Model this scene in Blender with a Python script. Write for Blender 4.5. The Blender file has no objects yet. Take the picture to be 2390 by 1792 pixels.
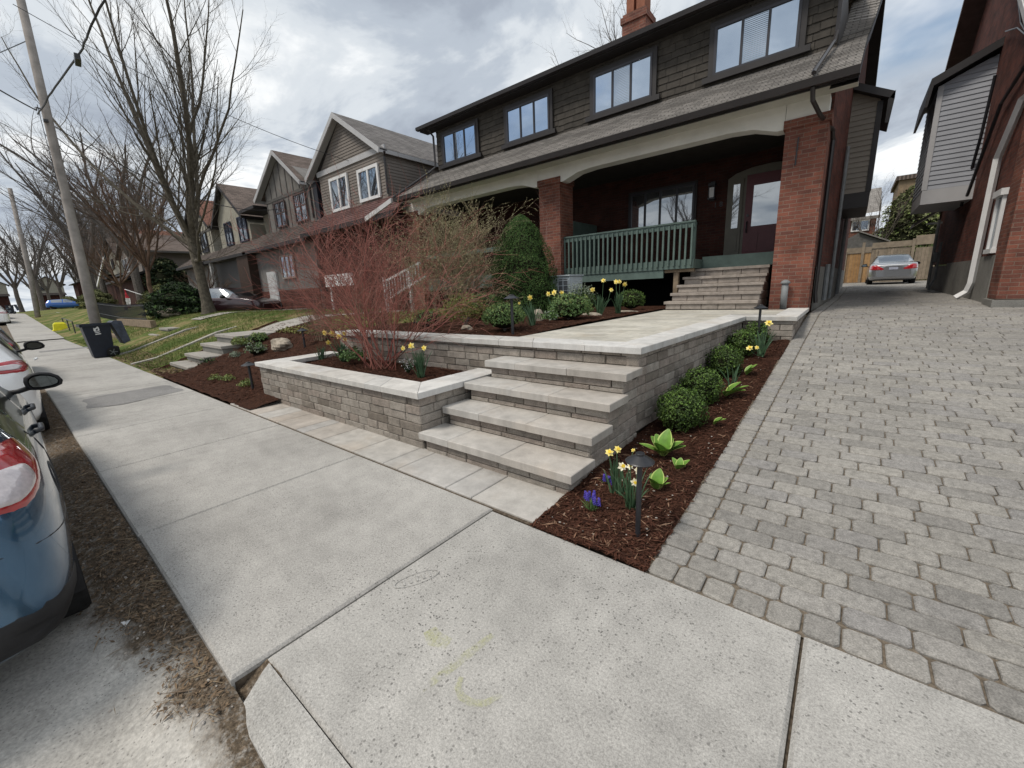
import bpy, bmesh, math, random
from mathutils import Vector, Matrix
from mathutils.bvhtree import BVHTree
R = math.radians
rng = random.Random(7)
S = bpy.context.scene
COL = S.collection
# ------------------------------------------------------------ camera
cam = bpy.data.cameras.new('camera'); co = bpy.data.objects.new('camera', cam); COL.objects.link(co)
yaw, pit, rol = 0.686903203, -0.225506123, -0.04363005
f = Vector((-math.sin(yaw)*math.cos(pit), math.cos(yaw)*math.cos(pit), math.sin(pit)))
r0 = Vector((math.cos(yaw), math.sin(yaw), 0)); u0 = r0.cross(f)
cr = r0*math.cos(rol)+u0*math.sin(rol); cu = u0*math.cos(rol)-r0*math.sin(rol)
co.matrix_world = Matrix(((cr.x, cu.x, -f.x, 0), (cr.y, cu.y, -f.y, 0), (cr.z, cu.z, -f.z, 1.5), (0, 0, 0, 1)))
cam.sensor_width = 36; cam.lens = 955.16*36/2390; cam.clip_end = 2000; cam.clip_start = 0.05
S.camera = co
S.view_settings.view_transform = 'Standard'; S.view_settings.look = 'None'
S.view_settings.exposure = 0.24; S.view_settings.gamma = 1
# ------------------------------------------------------------ sky and sun
SUN_EL, SUN_AZ = R(57), R(208)      # azimuth clockwise from +Y
w = bpy.data.worlds.new('World'); S.world = w; w.use_nodes = True
nt = w.node_tree; nt.nodes.clear(); N = nt.nodes.new; Lk = nt.links.new
out = N('ShaderNodeOutputWorld'); bg = N('ShaderNodeBackground'); bg.inputs[1].default_value = 0.1
sky = N('ShaderNodeTexSky'); sky.sky_type = 'NISHITA'; sky.sun_disc = False
sky.sun_elevation = SUN_EL; sky.sun_rotation = SUN_AZ; sky.air_density = 1.3; sky.dust_density = 0.6
tc = N('ShaderNodeTexCoord'); sp = N('ShaderNodeSeparateXYZ'); Lk(tc.outputs['Generated'], sp.inputs[0])
def wm(op, a, b=None, c=None):
    n = N('ShaderNodeMath'); n.operation = op
    for i, v in enumerate((a, b, c)):
        if v is None: continue
        if isinstance(v, (int, float)): n.inputs[i].default_value = v
        else: Lk(v, n.inputs[i])
    return n.outputs[0]
zz = wm('MAXIMUM', wm('ADD', sp.outputs[2], 0.16), 0.05)
cx = wm('DIVIDE', sp.outputs[0], zz); cy = wm('DIVIDE', sp.outputs[1], zz)
cb = N('ShaderNodeCombineXYZ'); Lk(cx, cb.inputs[0]); Lk(cy, cb.inputs[1])
def wnoise(sc, det, off, dist=0.0, rough=.55):
    m = N('ShaderNodeMapping'); m.inputs['Location'].default_value = off; Lk(cb.outputs[0], m.inputs[0])
    n = N('ShaderNodeTexNoise'); n.inputs['Scale'].default_value = sc; n.inputs['Detail'].default_value = det
    n.inputs['Roughness'].default_value = rough; n.inputs['Distortion'].default_value = dist; Lk(m.outputs[0], n.inputs['Vector'])
    return n.outputs[0]
n1 = wnoise(1.25, 7, (5.3, 2.4, 0), .45, .58); n2 = wnoise(.55, 6, (9.4, 4.2, 3), .4)
def wramp(v, stops):
    r = N('ShaderNodeValToRGB'); Lk(v, r.inputs[0]); el = r.color_ramp.elements
    el[0].position, el[0].color = stops[0][0], (*stops[0][1], 1); el[1].position, el[1].color = stops[-1][0], (*stops[-1][1], 1)
    for p, c in stops[1:-1]:
        e = el.new(p); e.color = (*c, 1)
    r.color_ramp.interpolation = 'EASE'
    return r.outputs[0]
cl = wramp(n1, [(.34, (.40, .45, .53)), (.44, (.52, .58, .66)), (.52, (.74, .79, .84)), (.61, (1.03, 1.05, 1.06))])
mul = N('ShaderNodeMixRGB'); mul.blend_type = 'MULTIPLY'; mul.inputs[0].default_value = 1; Lk(cl, mul.inputs[1]); mul.inputs[2].default_value = (8.3, 8.3, 8.3, 1)
cover = wramp(n2, [(.27, (.0, .0, .0)), (.40, (1, 1, 1))])
mx = N('ShaderNodeMixRGB'); Lk(cover, mx.inputs[0]); Lk(sky.outputs[0], mx.inputs[1]); Lk(mul.outputs[0], mx.inputs[2])
Lk(mx.outputs[0], bg.inputs[0]); Lk(bg.outputs[0], out.inputs[0])
sl = bpy.data.lights.new('sun', 'SUN'); sl.energy = 2.1; sl.angle = R(15); sl.color = (1, .93, .83)
so = bpy.data.objects.new('sun', sl); COL.objects.link(so)
sd = Vector((math.sin(SUN_AZ)*math.cos(SUN_EL), math.cos(SUN_AZ)*math.cos(SUN_EL), math.sin(SUN_EL)))
so.rotation_euler = sd.to_track_quat('Z', 'Y').to_euler()
# ------------------------------------------------------------ materials
MATS = {}
class NB:
    def __init__(s, name):
        s.m = bpy.data.materials.new(name); s.m.use_nodes = True; s.t = s.m.node_tree; s.t.nodes.clear()
        s.o = s.new('ShaderNodeOutputMaterial'); s.p = s.new('ShaderNodeBsdfPrincipled'); s.l(s.p.outputs[0], s.o.inputs[0])
        s.tc = s.new('ShaderNodeTexCoord').outputs['Object']; s._g = None
    def new(s, t): return s.t.nodes.new(t)
    def l(s, a, b): s.t.links.new(a, b)
    def geo(s):
        if not s._g: s._g = s.new('ShaderNodeNewGeometry')
        return s._g
    def math(s, op, a, b=None, c=None):
        n = s.new('ShaderNodeMath'); n.operation = op
        for i, v in enumerate((a, b, c)):
            if v is None: continue
            if isinstance(v, (int, float)): n.inputs[i].default_value = v
            else: s.l(v, n.inputs[i])
        return n.outputs[0]
    def noise(s, sc, det=3, rough=.55, vec=None, dist=0, scale=None):
        n = s.new('ShaderNodeTexNoise'); n.inputs['Scale'].default_value = sc; n.inputs['Detail'].default_value = det
        n.inputs['Roughness'].default_value = rough; n.inputs['Distortion'].default_value = dist
        v = vec or s.tc
        if scale: v = s.map(v, scale)
        s.l(v, n.inputs['Vector']); return n.outputs[0]
    def map(s, v, scale=(1, 1, 1), loc=(0, 0, 0)):
        m = s.new('ShaderNodeMapping'); m.inputs['Scale'].default_value = scale; m.inputs['Location'].default_value = loc
        s.l(v, m.inputs[0]); return m.outputs[0]
    def voro(s, sc, feat='F1', vec=None, out=0):
        n = s.new('ShaderNodeTexVoronoi'); n.feature = feat; n.inputs['Scale'].default_value = sc
        s.l(vec or s.tc, n.inputs['Vector']); return n.outputs[out]
    def ramp(s, v, stops, inter='LINEAR'):
        r = s.new('ShaderNodeValToRGB'); s.l(v, r.inputs[0]); el = r.color_ramp.elements
        q = lambda c: (c, c, c, 1) if isinstance(c, (int, float)) else (*c, 1)
        el[0].position, el[0].color = stops[0][0], q(stops[0][1]); el[1].position, el[1].color = stops[-1][0], q(stops[-1][1])
        for p, c in stops[1:-1]:
            e = el.new(p); e.color = q(c)
        r.color_ramp.interpolation = inter
        return r.outputs[0]
    def mix(s, fac, a, b, mode='MIX'):
        n = s.new('ShaderNodeMixRGB'); n.blend_type = mode
        for i, v in enumerate((fac, a, b)):
            if isinstance(v, (int, float)): n.inputs[i].default_value = v if i == 0 else (v, v, v, 1)
            elif isinstance(v, tuple): n.inputs[i].default_value = (*v, 1)
            else: s.l(v, n.inputs[i])
        return n.outputs[0]
    def bump(s, h, st=.3, d=.01):
        b = s.new('ShaderNodeBump'); b.inputs['Strength'].default_value = st; b.inputs['Distance'].default_value = d
        s.l(h, b.inputs['Height']); s.l(b.outputs[0], s.p.inputs['Normal'])
    def fin(s, col, rough=.8, spec=.3, metal=0, coat=0, trans=0):
        p = s.p
        if isinstance(col, tuple): p.inputs['Base Color'].default_value = (*col, 1)
        else: s.l(col, p.inputs['Base Color'])
        if isinstance(rough, (int, float)): p.inputs['Roughness'].default_value = rough
        else: s.l(rough, p.inputs['Roughness'])
        p.inputs['Specular IOR Level'].default_value = spec; p.inputs['Metallic'].default_value = metal
        p.inputs['Coat Weight'].default_value = coat; p.inputs['Coat Roughness'].default_value = .04
        MATS[s.m.name] = s.m
        return s.m
def simple(name, c, rough=.7, spec=.3, var=.12, sc=6, bump=.0, metal=0, coat=0, isl=0):
    b = NB(name); n = b.noise(sc, 4)
    lo = tuple(x*(1-var*1.6) for x in c); hi = tuple(min(1, x*(1+var*1.6)) for x in c)
    col = b.ramp(n, [(.3, lo), (.7, hi)])
    if isl:
        rp = b.geo().outputs['Random Per Island']
        col = b.mix(1, col, b.ramp(rp, [(0, 1-isl), (1, 1+isl)]), 'MULTIPLY')
    if bump: b.bump(b.noise(sc*6, 4), bump, .01)
    return b.fin(col, rough, spec, metal, coat)
def island(name, c1, c2, c3=None, rough=.7, spec=.25, sc=20, bump=0, extra=None, var=.2):
    b = NB(name); rp = b.geo().outputs['Random Per Island']
    st = [(0, c1), (1, c2)] if c3 is None else [(0, c1), (.5, c2), (1, c3)]
    col = b.ramp(rp, st)
    col = b.mix(1, col, b.ramp(b.noise(sc, 4), [(.3, 1-var), (.7, 1+var)]), 'MULTIPLY')
    if bump: b.bump(b.noise(sc*5, 4), bump, .006)
    if extra: col = extra(b, col)
    return b.fin(col, rough, spec)
def concrete(name, c, speck=.5, stain=.25, rough=.85, spsc=75):
    b = NB(name)
    big = b.noise(.9, 5, .6); mid = b.noise(7, 4, .6); fine = b.noise(90, 2)
    col = b.mix(1, c, b.ramp(big, [(.3, 1-stain), (.5, 1.0), (.72, 1+stain*.7)]), 'MULTIPLY')
    col = b.mix(1, col, b.ramp(mid, [(.3, .9), (.7, 1.1)]), 'MULTIPLY')
    col = b.mix(1, col, b.ramp(fine, [(.3, .82), (.7, 1.16)]), 'MULTIPLY')
    col = b.mix(1, col, b.ramp(b.noise(190, 2, .7), [(.35, .8), (.65, 1.18)]), 'MULTIPLY')
    if speck:
        v = b.voro(spsc); m = b.math('LESS_THAN', v, .27)
        pick = b.math('GREATER_THAN', b.noise(spsc*.5, 1), .5)
        pick2 = b.ramp(b.noise(1.6, 3), [(.38, .25), (.62, 1)])
        mm = b.math('MULTIPLY', b.math('MULTIPLY', m, pick), b.math('MULTIPLY', pick2, speck))
        col = b.mix(mm, col, tuple(x*.36 for x in c))
        v2 = b.voro(spsc*.27, vec=b.map(b.tc, (1, 1.3, 1), (3, 1, 0))); m2 = b.math('LESS_THAN', v2, .065)
        col = b.mix(b.math('MULTIPLY', m2, speck), col, tuple(x*.6 for x in c))
    b.bump(b.math('ADD', fine, b.math('MULTIPLY', mid, 2.0)), .35, .004)
    return b.fin(col, rough, .25)
def brick(name, c1, c2, mortar, bw=.205, bh=.067, ms=.012, vary=.35):
    b = NB(name); s = b.new('ShaderNodeSeparateXYZ'); b.l(b.tc, s.inputs[0])
    n = b.new('ShaderNodeSeparateXYZ'); b.l(b.geo().outputs['Normal'], n.inputs[0])
    ax = b.math('GREATER_THAN', b.math('ABSOLUTE', n.outputs[0]), .6)
    u = b.math('ADD', b.math('MULTIPLY', s.outputs[0], b.math('SUBTRACT', 1, ax)), b.math('MULTIPLY', s.outputs[1], ax))
    c = b.new('ShaderNodeCombineXYZ'); b.l(u, c.inputs[0]); b.l(s.outputs[2], c.inputs[1])
    t = b.new('ShaderNodeTexBrick'); b.l(c.outputs[0], t.inputs['Vector'])
    t.inputs['Scale'].default_value = 1; t.inputs['Brick Width'].default_value = bw; t.inputs['Row Height'].default_value = bh
    t.inputs['Mortar Size'].default_value = ms*.5; t.inputs['Mortar Smooth'].default_value = .3; t.inputs['Bias'].default_value = -.1
    t.inputs['Color1'].default_value = (*c1, 1); t.inputs['Color2'].default_value = (*c2, 1); t.inputs['Mortar'].default_value = (*mortar, 1)
    col = b.mix(1, t.outputs[0], b.ramp(b.noise(2.5, 5), [(.3, 1-vary), (.7, 1+vary*.7)]), 'MULTIPLY')
    col = b.mix(1, col, b.ramp(b.noise(60, 3), [(.3, .85), (.7, 1.15)]), 'MULTIPLY')
    b.bump(b.math('SUBTRACT', b.math('MULTIPLY', b.noise(50, 3), .25), t.outputs[1]), .6, .006)
    return b.fin(col, .85, .2)
def shingle(name, c, axis='y', k=1.15, tab=.3, row=.14):
    b = NB(name); s = b.new('ShaderNodeSeparateXYZ'); b.l(b.tc, s.inputs[0])
    c_ = b.new('ShaderNodeCombineXYZ')
    a, o = (s.outputs[1], s.outputs[0]) if axis == 'y' else (s.outputs[0], s.outputs[1])
    b.l(o, c_.inputs[0]); b.l(b.math('MULTIPLY', a, k), c_.inputs[1])
    t = b.new('ShaderNodeTexBrick'); b.l(c_.outputs[0], t.inputs['Vector']); t.inputs['Scale'].default_value = 1
    t.inputs['Brick Width'].default_value = tab; t.inputs['Row Height'].default_value = row; t.inputs['Mortar Size'].default_value = .012
    t.inputs['Mortar Smooth'].default_value = .4
    t.inputs['Color1'].default_value = (*(x*.8 for x in c), 1); t.inputs['Color2'].default_value = (*(x*1.25 for x in c), 1); t.inputs['Mortar'].default_value = (*(x*.5 for x in c), 1)
    col = b.mix(1, t.outputs[0], b.ramp(b.noise(1.3, 5), [(.3, .85), (.7, 1.15)]), 'MULTIPLY')
    col = b.mix(1, col, b.ramp(b.noise(120, 2), [(.3, .7), (.7, 1.3)]), 'MULTIPLY')
    b.bump(b.math('SUBTRACT', 0, t.outputs[1]), .6, .01)
    return b.fin(col, .9, .15)
def glass(name, tint=(.35, .4, .45), dark=(.02, .022, .025), fac=.55, rough=.02):
    b = NB(name); g = b.new('ShaderNodeBsdfGlossy'); g.inputs['Color'].default_value = (*tint, 1); g.inputs['Roughness'].default_value = rough
    b.fin(dark, .3, .5); m = b.new('ShaderNodeMixShader'); m.inputs[0].default_value = fac
    b.bump(b.noise(.8, 1), .06, .02)
    b.l(b.p.outputs[0], m.inputs[1]); b.l(g.outputs[0], m.inputs[2]); b.l(m.outputs[0], b.o.inputs[0])
    return b.m
# stone and paving
M_walk = concrete('sidewalk concrete', (.365, .352, .33), .8, .20, spsc=66)
M_apron = concrete('apron concrete', (.372, .36, .338), .95, .22, spsc=54)
M_curb = concrete('curb concrete', (.36, .35, .33), .6, .3)
def roadm():
    b = NB('road concrete'); c = (.46, .44, .405); sp_ = b.new('ShaderNodeSeparateXYZ'); b.l(b.tc, sp_.inputs[0])
    fine = b.noise(60, 4, .7); big = b.noise(1.6, 5, .65)
    col = b.mix(1, c, b.ramp(big, [(.3, .62), (.5, .95), (.7, 1.3)]), 'MULTIPLY'); col = b.mix(1, col, b.ramp(fine, [(.3, .72), (.7, 1.25)]), 'MULTIPLY')
    v = b.voro(48); col = b.mix(b.math('MULTIPLY', b.math('LESS_THAN', v, .16), .6), col, (.10, .095, .09))
    xx = b.math('MINIMUM', b.math('MULTIPLY', b.math('MAXIMUM', b.math('SUBTRACT', b.math('MULTIPLY', sp_.outputs[0], -1), 2.2), 0), .22), .26)
    t = b.math('ADD', b.math('ADD', sp_.outputs[1], xx), b.math('MULTIPLY', b.math('SUBTRACT', b.noise(3.2, 6, .7), .5), .55))
    m = b.ramp(t, [(.10, 0), (.23, 1)]); m = b.math('MULTIPLY', m, b.ramp(b.noise(22, 5, .75), [(.34, .45), (.5, 1)]))
    soil = b.ramp(b.noise(70, 5, .75), [(.3, (.035, .026, .018)), (.52, (.105, .08, .055)), (.72, (.25, .19, .135))])
    b.bump(b.math('ADD', fine, m), .6, .008); return b.fin(b.mix(m, col, soil), .9, .2)
M_road = roadm()
M_found = concrete('foundation concrete', (.20, .195, .18), .2, .35)
M_path = concrete('old path concrete', (.34, .32, .29), .3, .2)
M_patch = concrete('patched asphalt', (.22, .215, .21), .8, .2, spsc=50)
M_joint = simple('joint dirt', (.10, .08, .06), .95, .1, .3, 40, .4)
M_block = island('wall block', (.185, .16, .135), (.32, .29, .255), (.255, .215, .185), .92, .15, 14, .9,
    lambda b, c: b.mix(1, c, b.ramp(b.noise(150, 3, .7), [(.3, .62), (.7, 1.35)]), 'MULTIPLY'))
def capx(b, c):
    c = b.mix(1, c, b.ramp(b.noise(9, 4, .6, scale=(1, 1, .12)), [(.32, .86), (.6, 1.04)]), 'MULTIPLY')
    c = b.mix(1, c, b.ramp(b.noise(1.7, 5, .6), [(.3, .82), (.68, 1.12)]), 'MULTIPLY')
    c = b.mix(b.ramp(b.noise(2.2, 3), [(.55, 0), (.78, .35)]), c, (.42, .33, .24)); return b.mix(1, c, b.ramp(b.noise(130, 3), [(.3, .92), (.7, 1.06)]), 'MULTIPLY')
M_cap = island('cap stone', (.49, .48, .455), (.60, .59, .57), (.54, .52, .485), .8, .25, 9, .08, capx, .05)
M_tread = island('tread stone', (.39, .37, .34), (.46, .445, .42), (.42, .385, .345), .75, .3, 9, .08, capx, .06)
M_walkpav = island('walkway paver', (.40, .38, .33), (.53, .505, .44), (.46, .44, .395), .8, .25, 9, .08, capx, .06)
M_strip = island('border slab', (.36, .35, .34), (.45, .43, .40), (.40, .36, .32), .8, .25, 6, .08, capx, .08)
M_pave = island('driveway cobble', (.215, .205, .19), (.285, .27, .245), (.24, .23, .22), .85, .22, 30, .5,
    lambda b, c: b.mix(1, b.mix(1, c, b.ramp(b.noise(.8, 5, .6), [(.3, .80), (.5, 1.0), (.7, 1.1)]), 'MULTIPLY'), b.ramp(b.noise(160, 3), [(.3, .7), (.7, 1.3)]), 'MULTIPLY'))
M_sand = simple('jointing sand', (.17, .14, .108), .95, .1, .25, 60, .5)
M_pstep = island('porch step stone', (.25, .215, .185), (.34, .30, .265), (.28, .245, .215), .9, .2, 10, .5)
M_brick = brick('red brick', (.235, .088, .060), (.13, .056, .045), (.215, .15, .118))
M_brickshade = brick('shade-darkened brick', (.062, .022, .016), (.038, .015, .013), (.05, .036, .03))  # darkened copy of the red brick, porch shade put into its colour
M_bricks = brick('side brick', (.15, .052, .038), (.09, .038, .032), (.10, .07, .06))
M_roof = shingle('grey asphalt shingle', (.235, .22, .205), tab=.22, row=.105)
M_roofx = shingle('grey asphalt shingle side', (.16, .15, .145), 'x', 1.2)
M_roofb = shingle('brown asphalt shingle', (.15, .12, .105), 'x', 1.3)
M_roofr = shingle('rust asphalt shingle', (.20, .10, .075), 'x', 1.3)
M_roofp = shingle('porch brown shingle', (.12, .10, .09))
M_roofm = shingle('porch maroon shingle', (.13, .075, .07))
M_shake = island('dark brown shake', (.044, .039, .033), (.060, .053, .045), (.051, .045, .038), .8, .25, 8, .3)
M_trim = simple('dark trim', (.022, .019, .019), .5, .4, .1, 5)
M_gutter = simple('gutter metal', (.026, .022, .022), .35, .5, .1, 3)
M_winfr = simple('black window frame', (.022, .021, .028), .4, .5, .1, 5)
M_beam = simple('beam stucco', (.74, .73, .69), .9, .15, .05, 2.5, .25)
M_soff = simple('porch soffit', (.52, .51, .46), .8, .2, .06, 3)
M_green = simple('green porch paint', (.105, .148, .132), .55, .3, .1, 5, .05)
M_ceil = simple('porch ceiling boards', (.05, .045, .04), .8, .2, .1, 5)  # albedo lowered so the porch shade sits in the colour
M_wood = simple('weathered timber', (.22, .17, .12), .85, .2, .2, 8, .3)
M_door = simple('burgundy door', (.11, .026, .032), .45, .4, .08, 5)
M_taupe = simple('taupe door frame', (.15, .14, .115), .6, .3, .06, 5)
M_black = simple('black metal', (.022, .023, .027), .38, .5, .1, 10)
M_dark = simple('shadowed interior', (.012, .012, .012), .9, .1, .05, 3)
M_white = simple('white paint', (.70, .70, .70), .55, .3, .05, 4)
M_whited = simple('aged white paint', (.50, .50, .50), .7, .25, .1, 4)
M_greyst = simple('grey stucco', (.20, .19, .18), .95, .1, .1, 3, .4)
M_cream = simple('cream stucco', (.33, .315, .265), .95, .1, .08, 3, .4)
M_timber = simple('grey board batten', (.12, .115, .11), .85, .15, .15, 6)
M_sidA = simple('taupe siding', (.20, .175, .155), .6, .3, .06, 2)
M_sidM = simple('brown siding', (.21, .185, .155), .6, .3, .06, 2)
M_sidR = simple('blue grey siding', (.33, .345, .38), .55, .3, .05, 2)
M_fasc = simple('grey fascia', (.44, .44, .45), .6, .3, .05, 2)
M_glassU = glass('upper window glass', (.52, .61, .73), (.03, .04, .05), .74)
M_glassD = glass('porch window glass', (.75, .8, .85), (.012, .012, .014), .40)
M_glassN = glass('neighbour window glass', (.60, .66, .72), (.04, .045, .055), .5)
M_glassC = glass('car glass', (.55, .6, .65), (.012, .014, .016), .45, .07)
M_mirr = glass('mirror glass', (.13, .15, .16), (.03, .035, .035), .8)
def paint(name, c, metal=.5, rough=.3):
    b = NB(name); n = b.noise(900, 1)
    return b.fin(b.mix(1, c, b.ramp(n, [(.3, .85), (.7, 1.15)]), 'MULTIPLY'), rough, .5, metal, 1.0)
P_dark = paint('charcoal car paint with sky tint', (.05, .125, .225), .8, .22)  # blue of the reflected sky is put into the base colour
P_white = paint('white car paint', (.88, .89, .89), 0, .3)
P_silver = paint('silver car paint', (.34, .35, .37), .8, .32)
P_blue = paint('blue car paint', (.02, .12, .45), .4, .3)
P_maroon = paint('maroon car paint', (.035, .012, .016), .4, .3)
P_blackc = paint('black car paint', (.015, .015, .017), .3, .3)
M_plast = simple('black plastic', (.018, .018, .02), .6, .35, .1, 20)
M_rub = simple('tyre rubber', (.018, .018, .018), .85, .2, .2, 30, .3)
M_rim = simple('alloy rim', (.3, .3, .31), .35, .5, .05, 10, 0, .8)
M_red = simple('tail lamp red', (.38, .012, .018), .12, .6, .12, 30, 0, 0, 1)
M_clear = simple('tail lamp clear', (.55, .50, .51), .12, .6, .08, 60, 0, 0, 1)
M_plate = simple('licence plate', (.35, .37, .45), .5, .3, .05, 20)
# planting
def mulchm(name, c):
    b = NB(name); n = b.noise(38, 5, .7, scale=(1, 1, 1)); n2 = b.noise(6, 3)
    col = b.ramp(n, [(.3, tuple(x*.25 for x in c)), (.5, c), (.72, tuple(x*2.2 for x in c))])
    col = b.mix(1, col, b.ramp(n2, [(.3, .8), (.7, 1.2)]), 'MULTIPLY')
    b.bump(n, .9, .03); return b.fin(col, .95, .1)
M_mulch = mulchm('mulch', (.048, .022, .014))
M_soil = mulchm('gutter litter soil', (.085, .062, .045))
M_chip = island('mulch chips', (.055, .022, .014), (.095, .040, .025), (.030, .014, .010), .9, .15, 40)
M_chipl = island('pale mulch chips', (.20, .11, .07), (.28, .18, .12), None, .9, .15, 40)
M_litter = island('leaf litter', (.12, .085, .055), (.22, .155, .10), (.06, .045, .035), .9, .15, 40)
M_peb = island('pebbles', (.30, .26, .22), (.42, .39, .36), None, .8, .2, 30)
def lawnm():
    b = NB('lawn'); n = b.noise(1.1, 5, .6); n2 = b.noise(28, 4, .7)
    col = b.ramp(n, [(.34, (.075, .115, .028)), (.48, (.115, .145, .042)), (.58, (.24, .20, .095))])
    col = b.mix(1, col, b.ramp(n2, [(.3, .55), (.7, 1.4)]), 'MULTIPLY'); b.bump(n2, .9, .05)
    return b.fin(col, .95, .1)
M_lawn = lawnm()
M_grass = island('grass blades', (.08, .13, .028), (.14, .19, .05), (.22, .20, .085), .8, .2, 5)
M_dirt = simple('earth', (.12, .10, .075), .95, .1, .3, 3, .5)
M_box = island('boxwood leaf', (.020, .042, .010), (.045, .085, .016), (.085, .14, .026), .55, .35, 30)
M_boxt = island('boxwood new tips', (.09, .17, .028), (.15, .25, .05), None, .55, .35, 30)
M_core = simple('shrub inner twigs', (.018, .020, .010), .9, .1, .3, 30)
M_lime = island('lime shrub leaf', (.12, .17, .045), (.22, .27, .08), (.16, .24, .10), .6, .3, 30)
M_yel = island('yellow green shrub leaf', (.12, .125, .025), (.20, .19, .045), (.09, .12, .03), .6, .3, 30)
M_grn = island('fresh green leaf', (.06, .12, .035), (.12, .20, .06), (.09, .16, .06), .6, .3, 30)
M_sage = island('sage leaf', (.16, .20, .14), (.25, .29, .22), None, .7, .25, 30)
M_con = island('conifer needle', (.022, .055, .014), (.05, .10, .026), (.085, .15, .04), .7, .2, 30)
M_yew = island('yew needle', (.008, .018, .008), (.02, .038, .014), (.03, .05, .02), .7, .2, 30)
M_ever = island('olive evergreen foliage', (.10, .115, .05), (.19, .20, .10), (.06, .075, .03), .8, .15, 30)
M_daf = island('daffodil leaf', (.045, .095, .045), (.085, .15, .08), None, .5, .35, 30)
M_pet = island('daffodil petal', (.80, .66, .16), (.85, .74, .30), None, .6, .2, 30)
M_petw = island('pale daffodil petal', (.82, .80, .58), (.85, .82, .66), None, .6, .2, 30)
M_cor = island('daffodil trumpet', (.80, .55, .05), (.80, .62, .08), None, .6, .2, 30)
M_hos = island('hosta leaf', (.10, .22, .035), (.16, .30, .05), None, .5, .35, 18)
M_hosm = simple('hosta leaf margin', (.40, .50, .15), .5, .35, .1, 10)
M_musc = island('grape hyacinth bloom', (.06, .045, .30), (.12, .09, .45), None, .6, .2, 30)
M_bark = simple('maple bark', (.10, .088, .07), .95, .1, .25, 9, .6)
M_barkd = simple('grey bark', (.13, .115, .105), .95, .1, .25, 9, .6)
M_twig = simple('fine twig bark', (.095, .08, .07), .9, .1, .2, 5)
M_bud = simple('reddish budding twig', (.13, .085, .062), .9, .1, .3, 3)
M_redt = island('red dogwood stem', (.20, .055, .045), (.33, .13, .10), (.12, .068, .05), .6, .3, 12)
M_tan = island('tan shrub stem', (.20, .155, .10), (.28, .22, .15), (.15, .11, .08), .8, .2, 12)
M_vbud = island('pale green bud', (.25, .235, .12), (.36, .34, .19), (.28, .24, .15), .7, .2, 12)
M_pole = simple('concrete pole', (.30, .275, .255), .9, .15, .15, 3.5, .3)
M_bin = simple('navy bin plastic', (.012, .017, .030), .5, .4, .1, 8)
M_lid = simple('dusty bin lid', (.05, .06, .085), .5, .4, .3, 8)
M_ylw = simple('yellow plastic', (.72, .66, .02), .5, .35, .06, 6)
M_rock = simple('garden rock', (.30, .26, .21), .9, .2, .25, 12, .8)
M_ac = simple('pale grey metal', (.56, .62, .66), .5, .4, .06, 5)
M_acg = simple('condenser grille', (.16, .17, .185), .6, .3, .15, 60)
M_cedar = island('cedar board', (.30, .17, .075), (.38, .23, .11), (.24, .15, .08), .85, .15, 5, .3)
M_cedarg = island('grey cedar board', (.20, .165, .125), (.26, .21, .16), None, .85, .15, 5, .3)
M_pvc = simple('grey pipe paint', (.19, .20, .205), .6, .3, .1, 8)
M_bwhite = simple('blind slat', (.24, .28, .33), .6, .3, .05, 5)
M_flag = simple('red flag cloth', (.35, .03, .04), .8, .1, .1, 9)
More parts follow.
